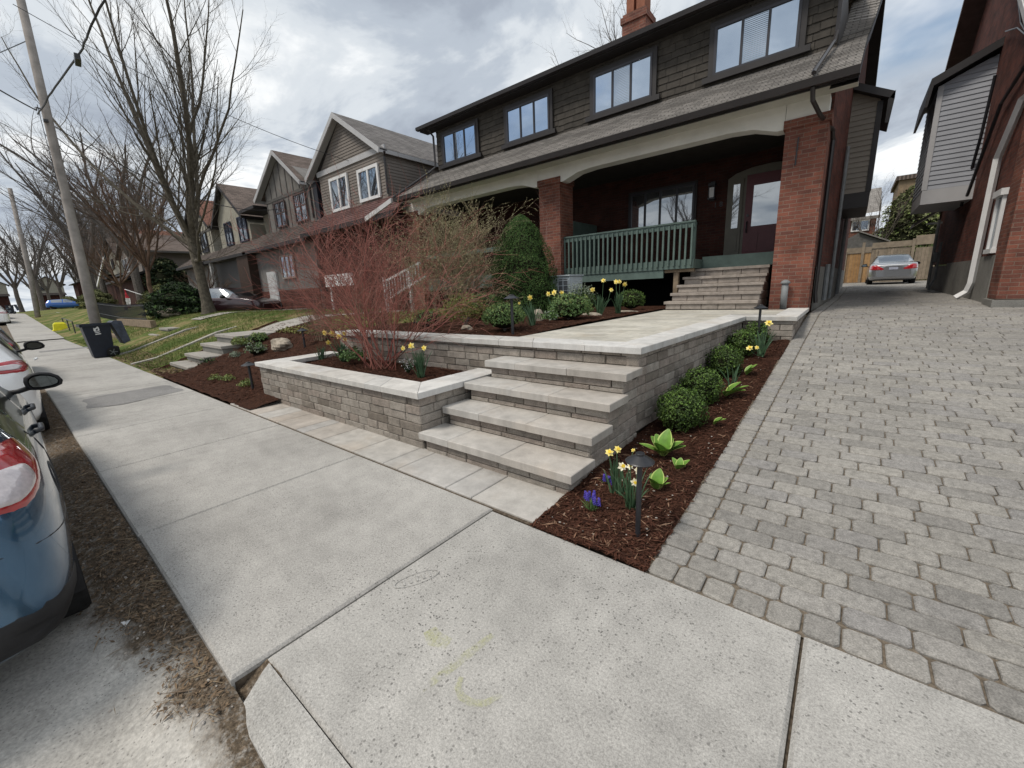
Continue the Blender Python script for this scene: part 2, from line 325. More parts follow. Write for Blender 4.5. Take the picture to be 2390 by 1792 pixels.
# ------------------------------------------------------------ mesh helper
WL = {}
def tag(o, label=None, cat=None, group=None, kind=None):
    if label: o['label'] = label
    if cat: o['category'] = cat
    if group: o['group'] = group
    if kind: o['kind'] = kind
    return o
def thing(name, label, cat, loc=(0, 0, 0), group=None, rz=0):
    o = bpy.data.objects.new(name, None); COL.objects.link(o); o.location = loc; o.rotation_euler = (0, 0, rz); o.empty_display_size = .1
    WL[o.name] = Vector(loc) if rz == 0 else Vector((0, 0, 0))
    return tag(o, label, cat, group)
class MB:
    def __init__(s): s.v = []; s.f = []; s.m = []
    def add(s, vs, fs, mi=0):
        b = len(s.v); s.v.extend([tuple(p) for p in vs]); s.f.extend([tuple(i+b for i in q) for q in fs]); s.m.extend([mi]*len(fs))
    def box(s, x0, x1, y0, y1, z0, z1, mi=0):
        s.add([(x, y, z) for z in (z0, z1) for y in (y0, y1) for x in (x0, x1)],
              [(0, 2, 3, 1), (4, 5, 7, 6), (0, 1, 5, 4), (2, 6, 7, 3), (0, 4, 6, 2), (1, 3, 7, 5)], mi)
    def obox(s, c, u, v, w_, hu, hv, hw, mi=0):
        c = Vector(c); u = Vector(u).normalized()*hu; v = Vector(v).normalized()*hv; w_ = Vector(w_).normalized()*hw
        s.add([c+u*i+v*j+w_*k for k in (-1, 1) for j in (-1, 1) for i in (-1, 1)],
              [(0, 2, 3, 1), (4, 5, 7, 6), (0, 1, 5, 4), (2, 6, 7, 3), (0, 4, 6, 2), (1, 3, 7, 5)], mi)
    def bbox(s, x0, x1, y0, y1, z0, z1, c=.005, mi=0):   # box with chamfered top edges
        s.add([(x0, y0, z0), (x1, y0, z0), (x1, y1, z0), (x0, y1, z0), (x0, y0, z1-c), (x1, y0, z1-c), (x1, y1, z1-c), (x0, y1, z1-c),
               (x0+c, y0+c, z1), (x1-c, y0+c, z1), (x1-c, y1-c, z1), (x0+c, y1-c, z1)],
              [(3, 2, 1, 0), (0, 1, 5, 4), (1, 2, 6, 5), (2, 3, 7, 6), (3, 0, 4, 7), (4, 5, 9, 8), (5, 6, 10, 9), (6, 7, 11, 10), (7, 4, 8, 11), (8, 9, 10, 11)], mi)
    def quad(s, a, b, c, d, mi=0): s.add([a, b, c, d], [(0, 1, 2, 3)], mi)
    def poly(s, pts, mi=0): s.add(pts, [tuple(range(len(pts)))], mi)
    def prism(s, pts, d, mi=0):
        d = Vector(d); n = len(pts); a = [Vector(p) for p in pts]
        s.add(a+[p+d for p in a], [tuple(range(n))[::-1], tuple(range(n, 2*n))]+[(i, (i+1) % n, (i+1) % n+n, i+n) for i in range(n)], mi)
    def tube(s, pts, rad, n=6, mi=0, cap=True):
        pts = [Vector(p) for p in pts]
        if not hasattr(rad, '__len__'): rad = [rad]*len(pts)
        rings = []; up = None
        for i, p in enumerate(pts):
            d = (pts[min(i+1, len(pts)-1)]-pts[max(i-1, 0)])
            if d.length < 1e-7: d = Vector((0, 0, 1))
            d.normalize()
            if up is None: up = Vector((0, 0, 1)) if abs(d.z) < .9 else Vector((1, 0, 0))
            a = d.cross(up)
            if a.length < 1e-5: a = d.cross(Vector((0, 1, .3)))
            a.normalize(); b = a.cross(d); up = b
            rings.append([p+(a*math.cos(t*2*math.pi/n)+b*math.sin(t*2*math.pi/n))*rad[i] for t in range(n)])
        vs = [q for r_ in rings for q in r_]; fs = []
        for i in range(len(rings)-1):
            for t in range(n): fs.append((i*n+t, i*n+(t+1) % n, (i+1)*n+(t+1) % n, (i+1)*n+t))
        if cap and n > 3: fs += [tuple(range(n))[::-1], tuple(range(len(vs)-n, len(vs)))]
        s.add(vs, fs, mi)
    def lathe(s, c, prof, n=20, ax=(0, 0, 1), mi=0):
        c = Vector(c); ax = Vector(ax).normalized(); a = ax.orthogonal().normalized(); b = ax.cross(a)
        vs = []; fs = []
        for r_, h in prof:
            for t in range(n): vs.append(c+ax*h+(a*math.cos(t*2*math.pi/n)+b*math.sin(t*2*math.pi/n))*r_)
        for i in range(len(prof)-1):
            for t in range(n): fs.append((i*n+t, i*n+(t+1) % n, (i+1)*n+(t+1) % n, (i+1)*n+t))
        fs += [tuple(range(n))[::-1], tuple(range(len(vs)-n, len(vs)))]
        s.add(vs, fs, mi)
    def leaf(s, p, n, sz, asp=.55, mi=0):
        n = Vector(n)
        if n.length < 1e-4: n = Vector((0, 0, 1))
        n.normalize(); t = Vector((rng.gauss(0, 1), rng.gauss(0, 1), rng.gauss(0, 1))); a = n.cross(t)
        if a.length < 1e-4: return
        a.normalize(); b = n.cross(a); p = Vector(p)
        s.add([p-a*sz, p-b*sz*asp+n*sz*.2, p+a*sz, p+b*sz*asp+n*sz*.2], [(0, 1, 2, 3)], mi)
    def blob(s, c, rx, ry, rz, seed=0, nu=14, nv=9, am=.18, mi=0, zmin=-1):
        r_ = random.Random(seed); ph = [r_.uniform(0, 6.28) for _ in range(8)]
        vs = []; fs = []
        for j in range(nv+1):
            th = math.pi*j/nv
            for i in range(nu):
                a = 2*math.pi*i/nu
                k = 1+am*(math.sin(3*a+ph[0]+2*th)*.5+math.sin(5*a+ph[1]-3*th)*.3+math.sin(2*a+ph[2]+5*th)*.4)*math.sin(th)
                z = max(zmin, math.cos(th))
                vs.append((c[0]+rx*k*math.sin(th)*math.cos(a), c[1]+ry*k*math.sin(th)*math.sin(a), c[2]+rz*k*z))
        for j in range(nv):
            for i in range(nu): fs.append((j*nu+i, (j+1)*nu+i, (j+1)*nu+(i+1) % nu, j*nu+(i+1) % nu))
        s.add(vs, fs, mi)
    def build(s, name, mats, parent=None, smooth=False):
        me = bpy.data.meshes.new(name); me.from_pydata(s.v, [], s.f)
        if not isinstance(mats, (list, tuple)): mats = [mats]
        for m in mats: me.materials.append(m)
        if len(mats) > 1: me.polygons.foreach_set('material_index', s.m)
        if smooth: me.polygons.foreach_set('use_smooth', [True]*len(s.f))
        me.update(); o = bpy.data.objects.new(name, me); COL.objects.link(o)
        if parent:
            o.parent = parent; o.location = -WL.get(parent.name, Vector((0, 0, 0))); WL[o.name] = Vector((0, 0, 0))
        else: WL[o.name] = Vector((0, 0, 0))
        return o
def struct(name, mb, m, smooth=False): return tag(mb.build(name, m, None, smooth), kind='structure')
def stuff(name, mb, m, label, cat): return tag(mb.build(name, m), label, cat, kind='stuff')
def copy_tree(o, parent=None):
    c = o.copy(); COL.objects.link(c); c.parent = parent
    for k in ('category', 'label', 'group'):
        pass
    for ch in list(o.children): copy_tree(ch, c)
    return c
def interp(t, pts):
    if t <= pts[0][0]: return pts[0][1]
    for (a, b), (c, d) in zip(pts, pts[1:]):
        if t <= c: return b+(d-b)*(t-a)/(c-a)
    return pts[-1][1]
def street(x): return min(1.25, max(0, -x-30)*.031)
def dz(y): return interp(y, [(1.93, 0), (2.5, .035), (4.4, .25), (7.3, .6), (9.5, .84), (12, .92), (20, .96), (33, 1.03), (60, 1.1)])
def lz(x, y):
    z = interp(y, [(2.0, -.01), (2.4, .06), (3.2, .34), (4, .60), (5, .92), (6, 1.08), (7.5, 1.04), (12, 1.0), (60, 1.05)])
    if x > -12: z = interp(y, [(2.0, -.01), (2.35, .05), (3.6, .42), (4.4, .72), (6, .93), (60, .97)])*(1 if x > -11 else (x+12))+z*(0 if x > -11 else (-11-x))
    if -13.1 < x < -11.35 and y > 2.2: z -= .10
    return z*min(1, (1.62-street(x))/1.12)+street(x)
def sheet(mb, x0, x1, y0, y1, nx, ny, fz, jit=0, mi=0):
    vs = []
    for j in range(ny+1):
        for i in range(nx+1):
            x = x0+(x1-x0)*i/nx; y = y0+(y1-y0)*j/ny
            vs.append((x, y, fz(x, y)+rng.uniform(-jit, jit)))
    mb.add(vs, [(j*(nx+1)+i, j*(nx+1)+i+1, (j+1)*(nx+1)+i+1, (j+1)*(nx+1)+i) for j in range(ny) for i in range(nx)], mi)
# ============================================================ GROUND AND PAVING
mb = MB(); sheet(mb, -400, 300, -200, 400, 4, 4, lambda x, y: -.30); struct('ground', mb, M_dirt)
mb = MB(); sheet(mb, -160, 60, -8.5, .40, 220, 10, lambda x, y: -.12+street(x)); struct('road', mb, M_road)
# sidewalk: one slab per joint
mb = MB(); jx = [0, 1.78, 3.6, 5.4, 7.2]
def slab(x0, x1, y0, y1, z, c=.012, th=.13):
    g = .0035
    b = len(mb.v); mb.bbox(x0+g, x1-g, y0, y1, z-th, z, c)
x = -1.80; k = 0
while x > -30:
    x2 = x-1.755; sk = rng.uniform(-.003, .003)
    slab(x2, x, .295+sk, 1.925, rng.uniform(-.002, .002)); x = x2
while x > -150:
    za = street(x); zb = street(x-3.5); mb.add([(x-3.49, .295, zb), (x, .295, za), (x, 1.95, za), (x-3.49, 1.95, zb), (x-3.49, .295, zb-.14), (x, .295, za-.14)], [(0, 1, 2, 3), (4, 5, 1, 0)]); x -= 3.5
struct('sidewalk', mb, M_walk)
mb = MB()
x = -1.80
for x0, x1 in ((-1.80, 0.0), (0.0, 1.80), (1.80, 3.6), (3.6, 5.4)):
    slab(x0+.004, x1, .435, 1.905, 0, .014)
struct('driveway_apron', mb, M_apron)
mb = MB()
for x0, x1 in ((-1.755, 5.4),):   # sloping curb lip along the driveway crossing
    prof = [(.428, -.002), (.40, -.006), (.30, -.05), (.272, -.075), (.268, -.14)]
    xs = [x0+.0, x0+.06]+[x0+.06+i*(x1-x0-.06)/6 for i in range(1, 7)]
    vs = []
    for i, xx in enumerate(xs):
        for (yy, z2) in prof: vs.append((xx+(.075*(.43-yy)/.16 if i < 2 else 0), yy, z2))
    n = len(prof); mb.add(vs, [(i*n+j, (i+1)*n+j, (i+1)*n+j+1, i*n+j+1) for i in range(len(xs)-1) for j in range(n-1)])
    mb.add([vs[0], vs[1], vs[2], vs[3], vs[4], (vs[0][0], vs[0][1], -.14)], [(0, 1, 2, 3, 4, 5)])
struct('curb', mb, M_curb)
mb = MB(); mb.box(-30, -1.80, .31, 1.96, -.2, -.03); mb.box(-1.80, 6, .436, 1.96, -.2, -.03); struct('sidewalk_bed', mb, M_joint)
# patch, stains and survey paint on the concrete
def blotch(name, pts, z, m, label, cat, n=5):
    mb = MB(); c = Vector((sum(p[0] for p in pts)/len(pts), sum(p[1] for p in pts)/len(pts), z)); L = []
    for a, b in zip(pts, pts[1:]+pts[:1]):
        for i in range(n):
            t = i/n; p = Vector((a[0]+(b[0]-a[0])*t, a[1]+(b[1]-a[1])*t, z)); d = (p-c).normalized(); L.append(p+d*rng.uniform(-.03, .03))
    mb.poly(L); o = mb.build(name, m); return tag(o, label, cat) if cat else tag(o, kind='structure')
blotch('asphalt_patch', [(-9.9, .62), (-8.95, .58), (-8.75, 1.0), (-9.1, 1.85), (-10.1, 1.75), (-10.05, 1.1)], .004, M_patch, '', None)
blotch('road_patch', [(-23.6, .7), (-22.8, .7), (-22.9, 2.0), (-23.8, 2.1)], .004, M_patch, '', None, 2)
def chalk():
    b = NB('faded yellow marking paint'); t = b.new('ShaderNodeBsdfTransparent'); m = b.new('ShaderNodeMixShader')
    b.fin((.52, .53, .22), .9, .1)
    a = b.math('MULTIPLY', b.ramp(b.noise(9, 4, .7), [(.42, 0), (.64, .42)]), b.ramp(b.noise(120, 2), [(.35, .3), (.6, 1)]))
    b.l(a, m.inputs[0]); b.l(t.outputs[0], m.inputs[1]); b.l(b.p.outputs[0], m.inputs[2]); b.l(m.outputs[0], b.o.inputs[0]); return b.m
M_chalk = chalk()
def strip(mb, pts, wd, z):
    pts = [Vector((p[0], p[1], z)) for p in pts]; vs = []
    for i, p in enumerate(pts):
        d = (pts[min(i+1, len(pts)-1)]-pts[max(i-1, 0)]).normalized(); nn = Vector((-d.y, d.x, 0)); k = wd*(.5+.5*math.sin(math.pi*(i+.5)/len(pts)))
        vs += [p+nn*k, p-nn*k]
    mb.add(vs, [(2*i, 2*i+2, 2*i+3, 2*i+1) for i in range(len(pts)-1)])
mb = MB()
strip(mb, [(-1.125+.006*i, .74+.045*i) for i in range(9)], .022, .004)
tag(mb.build('paint_mark', M_chalk), 'faded yellow straight paint stroke on the grey concrete apron', 'paint mark'); mb = MB(); strip(mb, [(-1.04, .87), (-1.02, .83), (-.98, .812), (-.93, .82), (-.89, .85), (-.865, .91)], .016, .006)
tag(mb.build('paint_mark', M_chalk), 'faded yellow curved paint hook on the grey concrete apron', 'paint mark')
mb = MB(); strip(mb, [(-1.33, .95), (-1.27, .93), (-1.2, .95)], .04, .003); tag(mb.build('paint_mark', M_chalk), 'faint yellow paint smudge above the straight stroke', 'paint mark')
mb = MB()   # pressed oval contractor stamp in the concrete
for k in range(28):
    a = 2*math.pi*k/28; a2 = 2*math.pi*(k+1)/28
    P = lambda t, s: (-1.655+.125*s*math.cos(t)*math.cos(1.15)-.045*s*math.sin(t)*math.sin(1.15), 1.135+.125*s*math.cos(t)*math.sin(1.15)+.045*s*math.sin(t)*math.cos(1.15), .004)
    mb.quad(P(a, 1), P(a2, 1), P(a2, .93), P(a, .93))
for k in range(5):
    t = -.07+.035*k; mb.obox((-1.655+t*math.cos(1.15), 1.135+t*math.sin(1.15), .003), (math.sin(1.15)*-1, math.cos(1.15), 0), (math.cos(1.15), math.sin(1.15), 0), (0, 0, 1), .022, .006, .001)
tag(mb.build('contractor_stamp', M_curb), 'oval stamp pressed into the concrete beside the joint', 'concrete stamp')
# driveway
def drx(y): return interp(y, [(1.9, 3.6), (10.3, 3.6), (10.9, 1.93), (19.2, 1.93), (19.3, 3.3), (34, 3.3)])
def dlx(y): return interp(y, [(1.9, -.70), (7.3, -.60), (9.3, -.555), (12.5, -.38), (20, -.30), (24, -.28), (24.1, -1.2), (34, -1.2)])
mb = MB(); vs = []
ys = [1.9+i*.4 for i in range(82)]
for y in ys: vs += [(dlx(y)-.02, y, dz(y)-.016), (drx(y)+.6, y, dz(y)-.016)]
mb.add(vs, [(2*i, 2*i+1, 2*i+3, 2*i+2) for i in range(len(ys)-1)]); struct('driveway_sand', mb, M_sand)
mb = MB()
def paver(x0, x1, y0, y1, mb=mb):
    g = .0036; c = .010; x0 += g; x1 -= g; y0 += g; y1 -= g
    if x1-x0 < .03 or y1-y0 < .03: return
    za, zb = dz(y0), dz(y1); t = rng.uniform(-.0035, .0035); q = rng.uniform(-.003, .003); r_ = .016; r2 = .013
    def ring(i, dzz, rr):
        a0, a1, b0, b1 = x0+i, x1-i, y0+i, y1-i
        P = [(a0+rr, b0), (a1-rr, b0), (a1, b0+rr), (a1, b1-rr), (a1-rr, b1), (a0+rr, b1), (a0, b1-rr), (a0, b0+rr)]
        return [(px+rng.uniform(-.0015, .0015), py+rng.uniform(-.0015, .0015), za+(zb-za)*(py-y0)/(y1-y0)+dzz+t+q*(px-x0)/(x1-x0)) for px, py in P]
    if y0 < 9:
        v = ring(0, -.03, r_)+ring(0, -c*.75, r_)+ring(c*.45, -c*.2, r_)+ring(c*1.3, 0, r2)
        fs = [(a*8+i, a*8+(i+1) % 8, (a+1)*8+(i+1) % 8, (a+1)*8+i) for a in range(3) for i in range(8)]+[tuple(range(24, 32))]
    else:
        v = ring(0, -.012, r_)+ring(c*.9, 0, r_); fs = [(i, (i+1) % 8, 8+(i+1) % 8, 8+i) for i in range(8)]+[tuple(range(8, 16))]
    mb.add(v, fs)
PW, PH = .235, .128
x = -.69
while x < 3.9: paver(x, x+.135, 1.91, 2.055); x += .137     # soldier course along the sidewalk
y = 2.06; row = 0
while y < 33.5:
    xl = dlx(y); xr = drx(y)+.4
    k = 0
    paver(xl, xl+.165, y, y+PH*1.0) if rng.random() < .8 else paver(xl, xl+.165, y, y+PH)
    x = xl+.168; x1 = x+(PW*rng.uniform(.42, .62) if row % 2 else PW*rng.uniform(.85, 1.05))
    xm = min(xr, 1.2+y*.24)
    while x < xm:
        paver(x, x1, y, y+PH); x = x1; x1 = x+rng.choice((PW, PW, PW, PW, PW, .19))*rng.uniform(.985, 1.015)
    y += PH; row += 1
struct('driveway', mb, M_pave)
# border slabs between wall and sidewalk
mb = MB(); x = -7.15
seq = [.22, .42, .42, .36, .28, .50, .20, .42, .62, .50, .22, .62, .28, .60]; tot = sum(seq); k_ = (7.15-1.43)/tot
for q in seq:
    mb.bbox(x+.004, x+q*k_-.004, 1.945, 2.40, -.10, .004, .006); x += q*k_
struct('path_border', mb, M_strip)
mb = MB(); mb.box(-7.15, -1.43, 1.92, 2.42, -.12, -.012); struct('border_bed', mb, M_joint)
# ============================================================ RETAINING WALLS AND STEPS
def blocks(mb, p0, p1, z0, course, n, nout, ends=(0, 0), depth=.12, lo=.17, hi=.42, zg=None, starts=None, thin=False):
    p0 = Vector((*p0, 0)); p1 = Vector((*p1, 0)); u = (p1-p0); L = u.length; u.normalize(); no = Vector((*nout, 0))
    z = z0
    for k in range(n):
        h = course[k] if isinstance(course, (list, tuple)) else course
        s = starts(z, z+h) if starts else 0
        e = L
        while s < e-.02:
            l = rng.uniform(lo, hi)
            if e-s-l < .09: l = e-s
            m_ = p0+u*(s+l/2); skip = zg is not None and z+h < zg(m_.x, m_.y)-.03
            if not skip:
                g = .0035; j = rng.uniform(-.005, .005); c = .008
                a0, a1 = s+g, s+l-g; b0, b1 = z+.0025, z+h-.0025
                def P(a, o_, zz_): return p0+u*a+no*o_+Vector((0, 0, zz_))
                wob = [rng.uniform(-.0025, .0025) for _ in range(4)]
                v = [P(a0, -depth, b0), P(a1, -depth, b0), P(a1, -depth, b1), P(a0, -depth, b1),
                     P(a0, j-c, b0), P(a1, j-c, b0), P(a1, j-c, b1), P(a0, j-c, b1),
                     P(a0+c, j+wob[0], b0+c*.7), P(a1-c, j+wob[1], b0+c*.7), P(a1-c, j+wob[2], b1-c*.7), P(a0+c, j+wob[3], b1-c*.7)]
                mb.add(v, [(0, 1, 5, 4), (1, 2, 6, 5), (2, 3, 7, 6), (3, 0, 4, 7), (4, 5, 9, 8), (5, 6, 10, 9), (6, 7, 11, 10), (7, 4, 8, 11), (8, 9, 10, 11)])
            s += l
        z += h
def caps(mb, p0, p1, q0, q1, z, th=.06, cuts=.6):
    # row of cap stones filling the quad p0-p1 (outer edge) / q0-q1 (inner edge)
    p0, p1, q0, q1 = [Vector((*p, 0)) for p in (p0, p1, q0, q1)]; L = (p1-p0).length; t = 0
    while t < 1:
        d = rng.choice((.62, .5, .62, .3, .62))*rng.uniform(.95, 1.05)/L*cuts/.6
        if 1-t-d < .15/L: d = 1-t
        a, b = t+.002/L, t+d-.002/L; A, B, C, D = p0.lerp(p1, a), p0.lerp(p1, b), q0.lerp(q1, b), q0.lerp(q1, a)
        c = .004; zt = z+rng.uniform(-.0015, .0015)
        ce = (A+B+C+D)/4
        lo_ = [p+Vector((0, 0, z-th)) for p in (A, B, C, D)]; mi_ = [p+Vector((0, 0, zt-c)) for p in (A, B, C, D)]; hi_ = [p+(ce-p).normalized()*c*1.4+Vector((0, 0, zt)) for p in (A, B, C, D)]
        mb.add(lo_+mi_+hi_, [(3, 2, 1, 0)]+[(i, (i+1) % 4, 4+(i+1) % 4, 4+i) for i in range(4)]+[(4+i, 4+(i+1) % 4, 8+(i+1) % 4, 8+i) for i in range(4)]+[(8, 9, 10, 11)]); t += d
# lower planter wall
pw = thing('planter_wall', 'low block retaining wall with pale caps around the red twig planter beside the steps', 'retaining wall', (-5, 2.4, 0))
mb = MB()
blocks(mb, (-7.0, 2.38), (-3.12, 2.38), -.02, .0908, 6, (0, -1)); blocks(mb, (-3.12, 2.38), (-3.12, 3.58), -.02, .0908, 6, (1, 0), lo=.16, hi=.3)
blocks(mb, (-7.0, 3.55), (-7.0, 2.38), -.02, .0908, 6, (-1, 0))
mb.build('wall_blocks', M_block, pw)
mb = MB()
caps(mb, (-7.04, 2.34), (-3.08, 2.34), (-6.64, 2.69), (-3.46, 2.69), .585)
caps(mb, (-3.08, 2.34), (-3.08, 3.58), (-3.46, 2.69), (-3.46, 3.58), .585)
caps(mb, (-7.04, 3.56), (-7.04, 2.34), (-6.70, 3.56), (-6.64, 2.69), .585)
mb.build('cap_stones', M_cap, pw)
mb = MB(); mb.box(-6.97, -3.15, 2.41, 3.56, -.1, .44); mb.build('wall_core', M_joint, pw)
# upper walkway wall
uw = thing('walkway_wall', 'tall block retaining wall with pale caps carrying the raised walkway along the driveway', 'retaining wall', (-1.5, 5, 0))
mb = MB()
blocks(mb, (-6.73, 3.60), (-1.44, 3.60), .32, .0883, 8-1+0, (0, -1), zg=lambda x, y: .50 if x < -3.1 else (.70))
def st(z0_, z1_): # how far back the side wall starts at this height, under the stair treads
    k = max(0, math.ceil((z1_+.045)/.19-.001)-1); return min(k, 4)*.305
blocks(mb, (-1.44, 2.385), (-1.44, 3.60), -.05, .0883, 11, (1, 0), starts=st, zg=lambda x, y: dz(y), lo=.16, hi=.36)
blocks(mb, (-1.44, 3.60), (-1.262, 7.31), -.05+0, .0883, 10+1, (1, .0), zg=lambda x, y: dz(y), lo=.12, hi=.32)
blocks(mb, (-1.26, 7.315), (-.59, 7.315), .4315+.04, .0883, 5, (0, -1), zg=lambda x, y: dz(y), lo=.2, hi=.34)
blocks(mb, (-.59, 7.315), (-.59, 9.45), .4715, .0883, 5, (1, 0), zg=lambda x, y: dz(y))
blocks(mb, (-6.73, 4.6), (-6.73, 3.6), .4087, .0883, 6, (-1, 0))
mb.build('wall_blocks', M_block, uw)
mb = MB()
caps(mb, (-6.78, 3.56), (-1.40, 3.56), (-6.74, 3.90), (-1.70, 3.90), .945)
caps(mb, (-1.40, 3.56), (-1.215, 7.28), (-1.70, 3.90), (-1.53, 7.72), .945)
caps(mb, (-1.215, 7.28), (-.55, 7.28), (-1.53, 7.72), (-.87, 7.72), .945)
caps(mb, (-.55, 7.28), (-.55, 9.44), (-.87, 7.72), (-.87, 9.44), .945)
mb.build('cap_stones', M_cap, uw)
mb = MB(); mb.box(-6.7, -1.47, 3.63, 9.3, .3, .86); mb.box(-1.58, -1.50, 3.7, 9.3, -.1, .86); mb.box(-1.5, -1.40, 6.2, 9.3, -.1, .86); mb.box(-1.3, -.62, 7.35, 9.4, .3, .86); mb.build('wall_core', M_joint, uw)
# stone steps up from the sidewalk
ss = thing('stone_steps', 'four wide pale stone steps from sidewalk up to the raised walkway', 'steps', (-2.3, 2.9, 0))
for k in range(4):
    yk = 2.33+.305*k; zk = .19*(k+1); xl = (-3.12, -3.09, -3.07, -3.04)[k]; xr = -1.40
    mb = MB(); x = xl; cuts = [[.62, .95, 1.0], [.80, .88, 1.0], [.95, .66, .9], [.7, 1.05, 1.0]][k]; sc = (xr-xl)/sum(cuts)
    for q in cuts:
        dj = rng.uniform(-.004, .004); mb.bbox(x+.002, x+q*sc-.002, yk+dj, yk+.36, zk-.066, zk+rng.uniform(-.0015, .0015), .005); x += q*sc
    mb.build('tread', M_tread, ss)
    mb = MB(); z0 = zk-.19 if k else -.02
    blocks(mb, (xl+.045, yk+.045), (-1.445, yk+.045), z0+.0, [.046, .078] if k else [.062, .082], 2, (0, -1), depth=.2, lo=.22, hi=.48)
    mb.build('riser', M_block, ss)
mb = MB()
for k in range(4): mb.box(-3.05, -1.5, 2.45+.305*k, 3.62, -.1+.19*k, .19*(k+1)-.07)
mb.build('step_core', M_joint, ss)
# raised walkway
mb = MB(); y = 3.905; row = 0
while y < 9.05:
    h = rng.choice((.15, .15, .23)); x = -3.10; xr = interp(y, [(3.9, -1.705), (7.72, -1.535)]) if y < 7.72 else -.875
    while x < xr-.02:
        l = rng.choice((.23, .31, .46, .31)); x1 = min(x+l, xr)
        if xr-x1 < .08: x1 = xr
        mb.bbox(x+.0015, x1-.0015, y+.0015, min(y+h, 9.06)-.0015, .90, .9385, .003); x = x1
    y += h
struct('walkway', mb, M_walkpav)
# porch steps
ps = thing('porch_steps', 'five narrow grey stone steps up to the green porch floor', 'steps', (-2.2, 9.4, .945))
for k in range(5):
    y0 = 9.06+.26*k; zt = 1.115+.168*k; xl = -3.10+.045*k; xr = -1.33
    mb = MB(); x = xl; L = (xr-xl)/(2+k % 2)
    for q in range(2+k % 2): mb.bbox(x+.001, x+L-.001, y0, y0+.33, zt-.055, zt, .005); x += L
    mb.build('tread', M_pstep, ps)
    mb = MB(); blocks(mb, (xl+.03, y0+.03), (xr-.02, y0+.03), zt-.168, .113, 1, (0, -1), depth=.22, lo=.3, hi=.42)
    blocks(mb, (xr-.02, y0+.03), (xr-.02, 10.4), zt-.168, .165, 1, (1, 0), depth=.12, lo=.2, hi=.3)
    mb.build('riser', M_pstep, ps)
# ============================================================ LAWNS, BEDS
mb = MB(); sheet(mb, -60, -11.2, 1.93, 30, 130, 70, lambda x, y: lz(x, y), .006); sheet(mb, -160, -60, 1.9, 30, 30, 14, lambda x, y: lz(x, y)); struct('lawn', mb, M_lawn, True)
mb = MB(); sheet(mb, -11.5, -6.6, 5.05, 10.4, 50, 50, lambda x, y: lz(x, y)-(.02 if y < 5.3 else -.015)+.015*math.sin(3*x+y)*math.sin(4*y), .006); struct('side_lawn', mb, M_lawn, True)
mb = MB(); sheet(mb, -13.1, -6.4, 1.95, 5.3, 70, 40, lambda x, y: (lz(x, y)-.02 if x < -11.9 else lz(x, y)+.02)-(.05 if y > 5.15 else 0), .012); slope_bed = tag(mb.build('mulch_bed', M_mulch, None, True), kind='structure')
def bedz(x, y): return .515+.02*math.sin(5*x)*math.sin(7*y)
def side_z(x, y): return dz(y)+.006+.010*math.sin(9*x+2*y)*math.sin(4*y)-.10*max(0, min(1, (-.70-x)/.55))*max(0, min(1, (y-2.7)/1.0))
mb = MB(); sheet(mb, -6.68, -3.42, 2.66, 3.62, 60, 20, bedz, .008); struct('planter_soil', mb, M_mulch, True)
def upz(x, y): return interp(y, [(3.9, .925), (5, .97), (9.5, .97)])+.012*math.sin(3*x)*math.sin(4*y)
mb = MB(); sheet(mb, -6.72, -3.09, 3.88, 10.2, 60, 90, upz, .006); struct('upper_bed', mb, M_mulch, True)
mb = MB(); sheet(mb, -1.46, -.60, 1.895, 7.36, 30, 150, lambda x, y: max(.004, side_z(x, y))-(0 if x < dlx(y)-.01 else .03), .005); struct('side_bed', mb, M_mulch, True)
def chips(name, n, fx, fy, fz, m, label, smin=.012, smax=.035, wd=.16, ok=None, flat=.25, cat='mulch'):
    mb = MB(); i = 0
    while i < n:
        x, y = fx(), fy(); i += 1
        if ok and not ok(x, y): continue
        a = rng.uniform(0, 6.28); l = rng.uniform(smin, smax)*rng.choice((1, 1, 1, 1.7)); d = Vector((math.cos(a), math.sin(a), rng.uniform(-flat, flat))).normalized()
        s_ = Vector((-math.sin(a), math.cos(a), rng.uniform(-.4, .4)))*l*wd*rng.uniform(.5, 1.3); p = Vector((x, y, fz(x, y)+rng.uniform(.002, .016))); k = Vector((0, 0, l*rng.uniform(.02, .12)))
        mb.add([p-d*l, p-s_*1.0+k, p+d*l, p+s_+k*.4], [(0, 1, 2, 3)])
    return stuff(name, mb, m, label, cat)
U = rng.uniform
chips('mulch', 15000, lambda: U(-1.45, -.62), lambda: 1.90+5.4*rng.random()**1.5, side_z, M_chip, 'dark red brown bark mulch between block wall and driveway', .009, .024, .17, lambda x, y: x < dlx(y)+.015 and (x+y > .52 or 1))
chips('mulch_slivers', 700, lambda: U(-1.44, -.64), lambda: 1.94+4*rng.random()**1.7, side_z, M_chipl, 'pale wood slivers on mulch near the sidewalk', .014, .032, .13, lambda x, y: x < dlx(y)-.0)
chips('planter_mulch', 7000, lambda: U(-6.66, -3.46), lambda: U(2.69, 3.6), bedz, M_chip, 'dark bark mulch inside the low planter', .01, .028)
chips('bed_mulch', 8000, lambda: U(-6.7, -3.1), lambda: 3.9+5*rng.random()**1.4, upz, M_chip, 'red brown mulch in the bed beside the raised walkway', .012, .03)
chips('bed_slivers', 500, lambda: U(-6.7, -3.1), lambda: 3.9+4*rng.random()**1.4, upz, M_chipl, 'pale wood flecks in the bed beside the raised walkway', .01, .022)
chips('ground_cover', 5000, lambda: U(-11.2, -6.75), lambda: 4.3+3.5*rng.random()**1.4, lambda x, y: lz(x, y)+.03+.04*rng.random(), M_yel, 'low olive brown ground cover behind the planter and slope bed', .012, .035, .5, None, 1.2, 'ground cover')
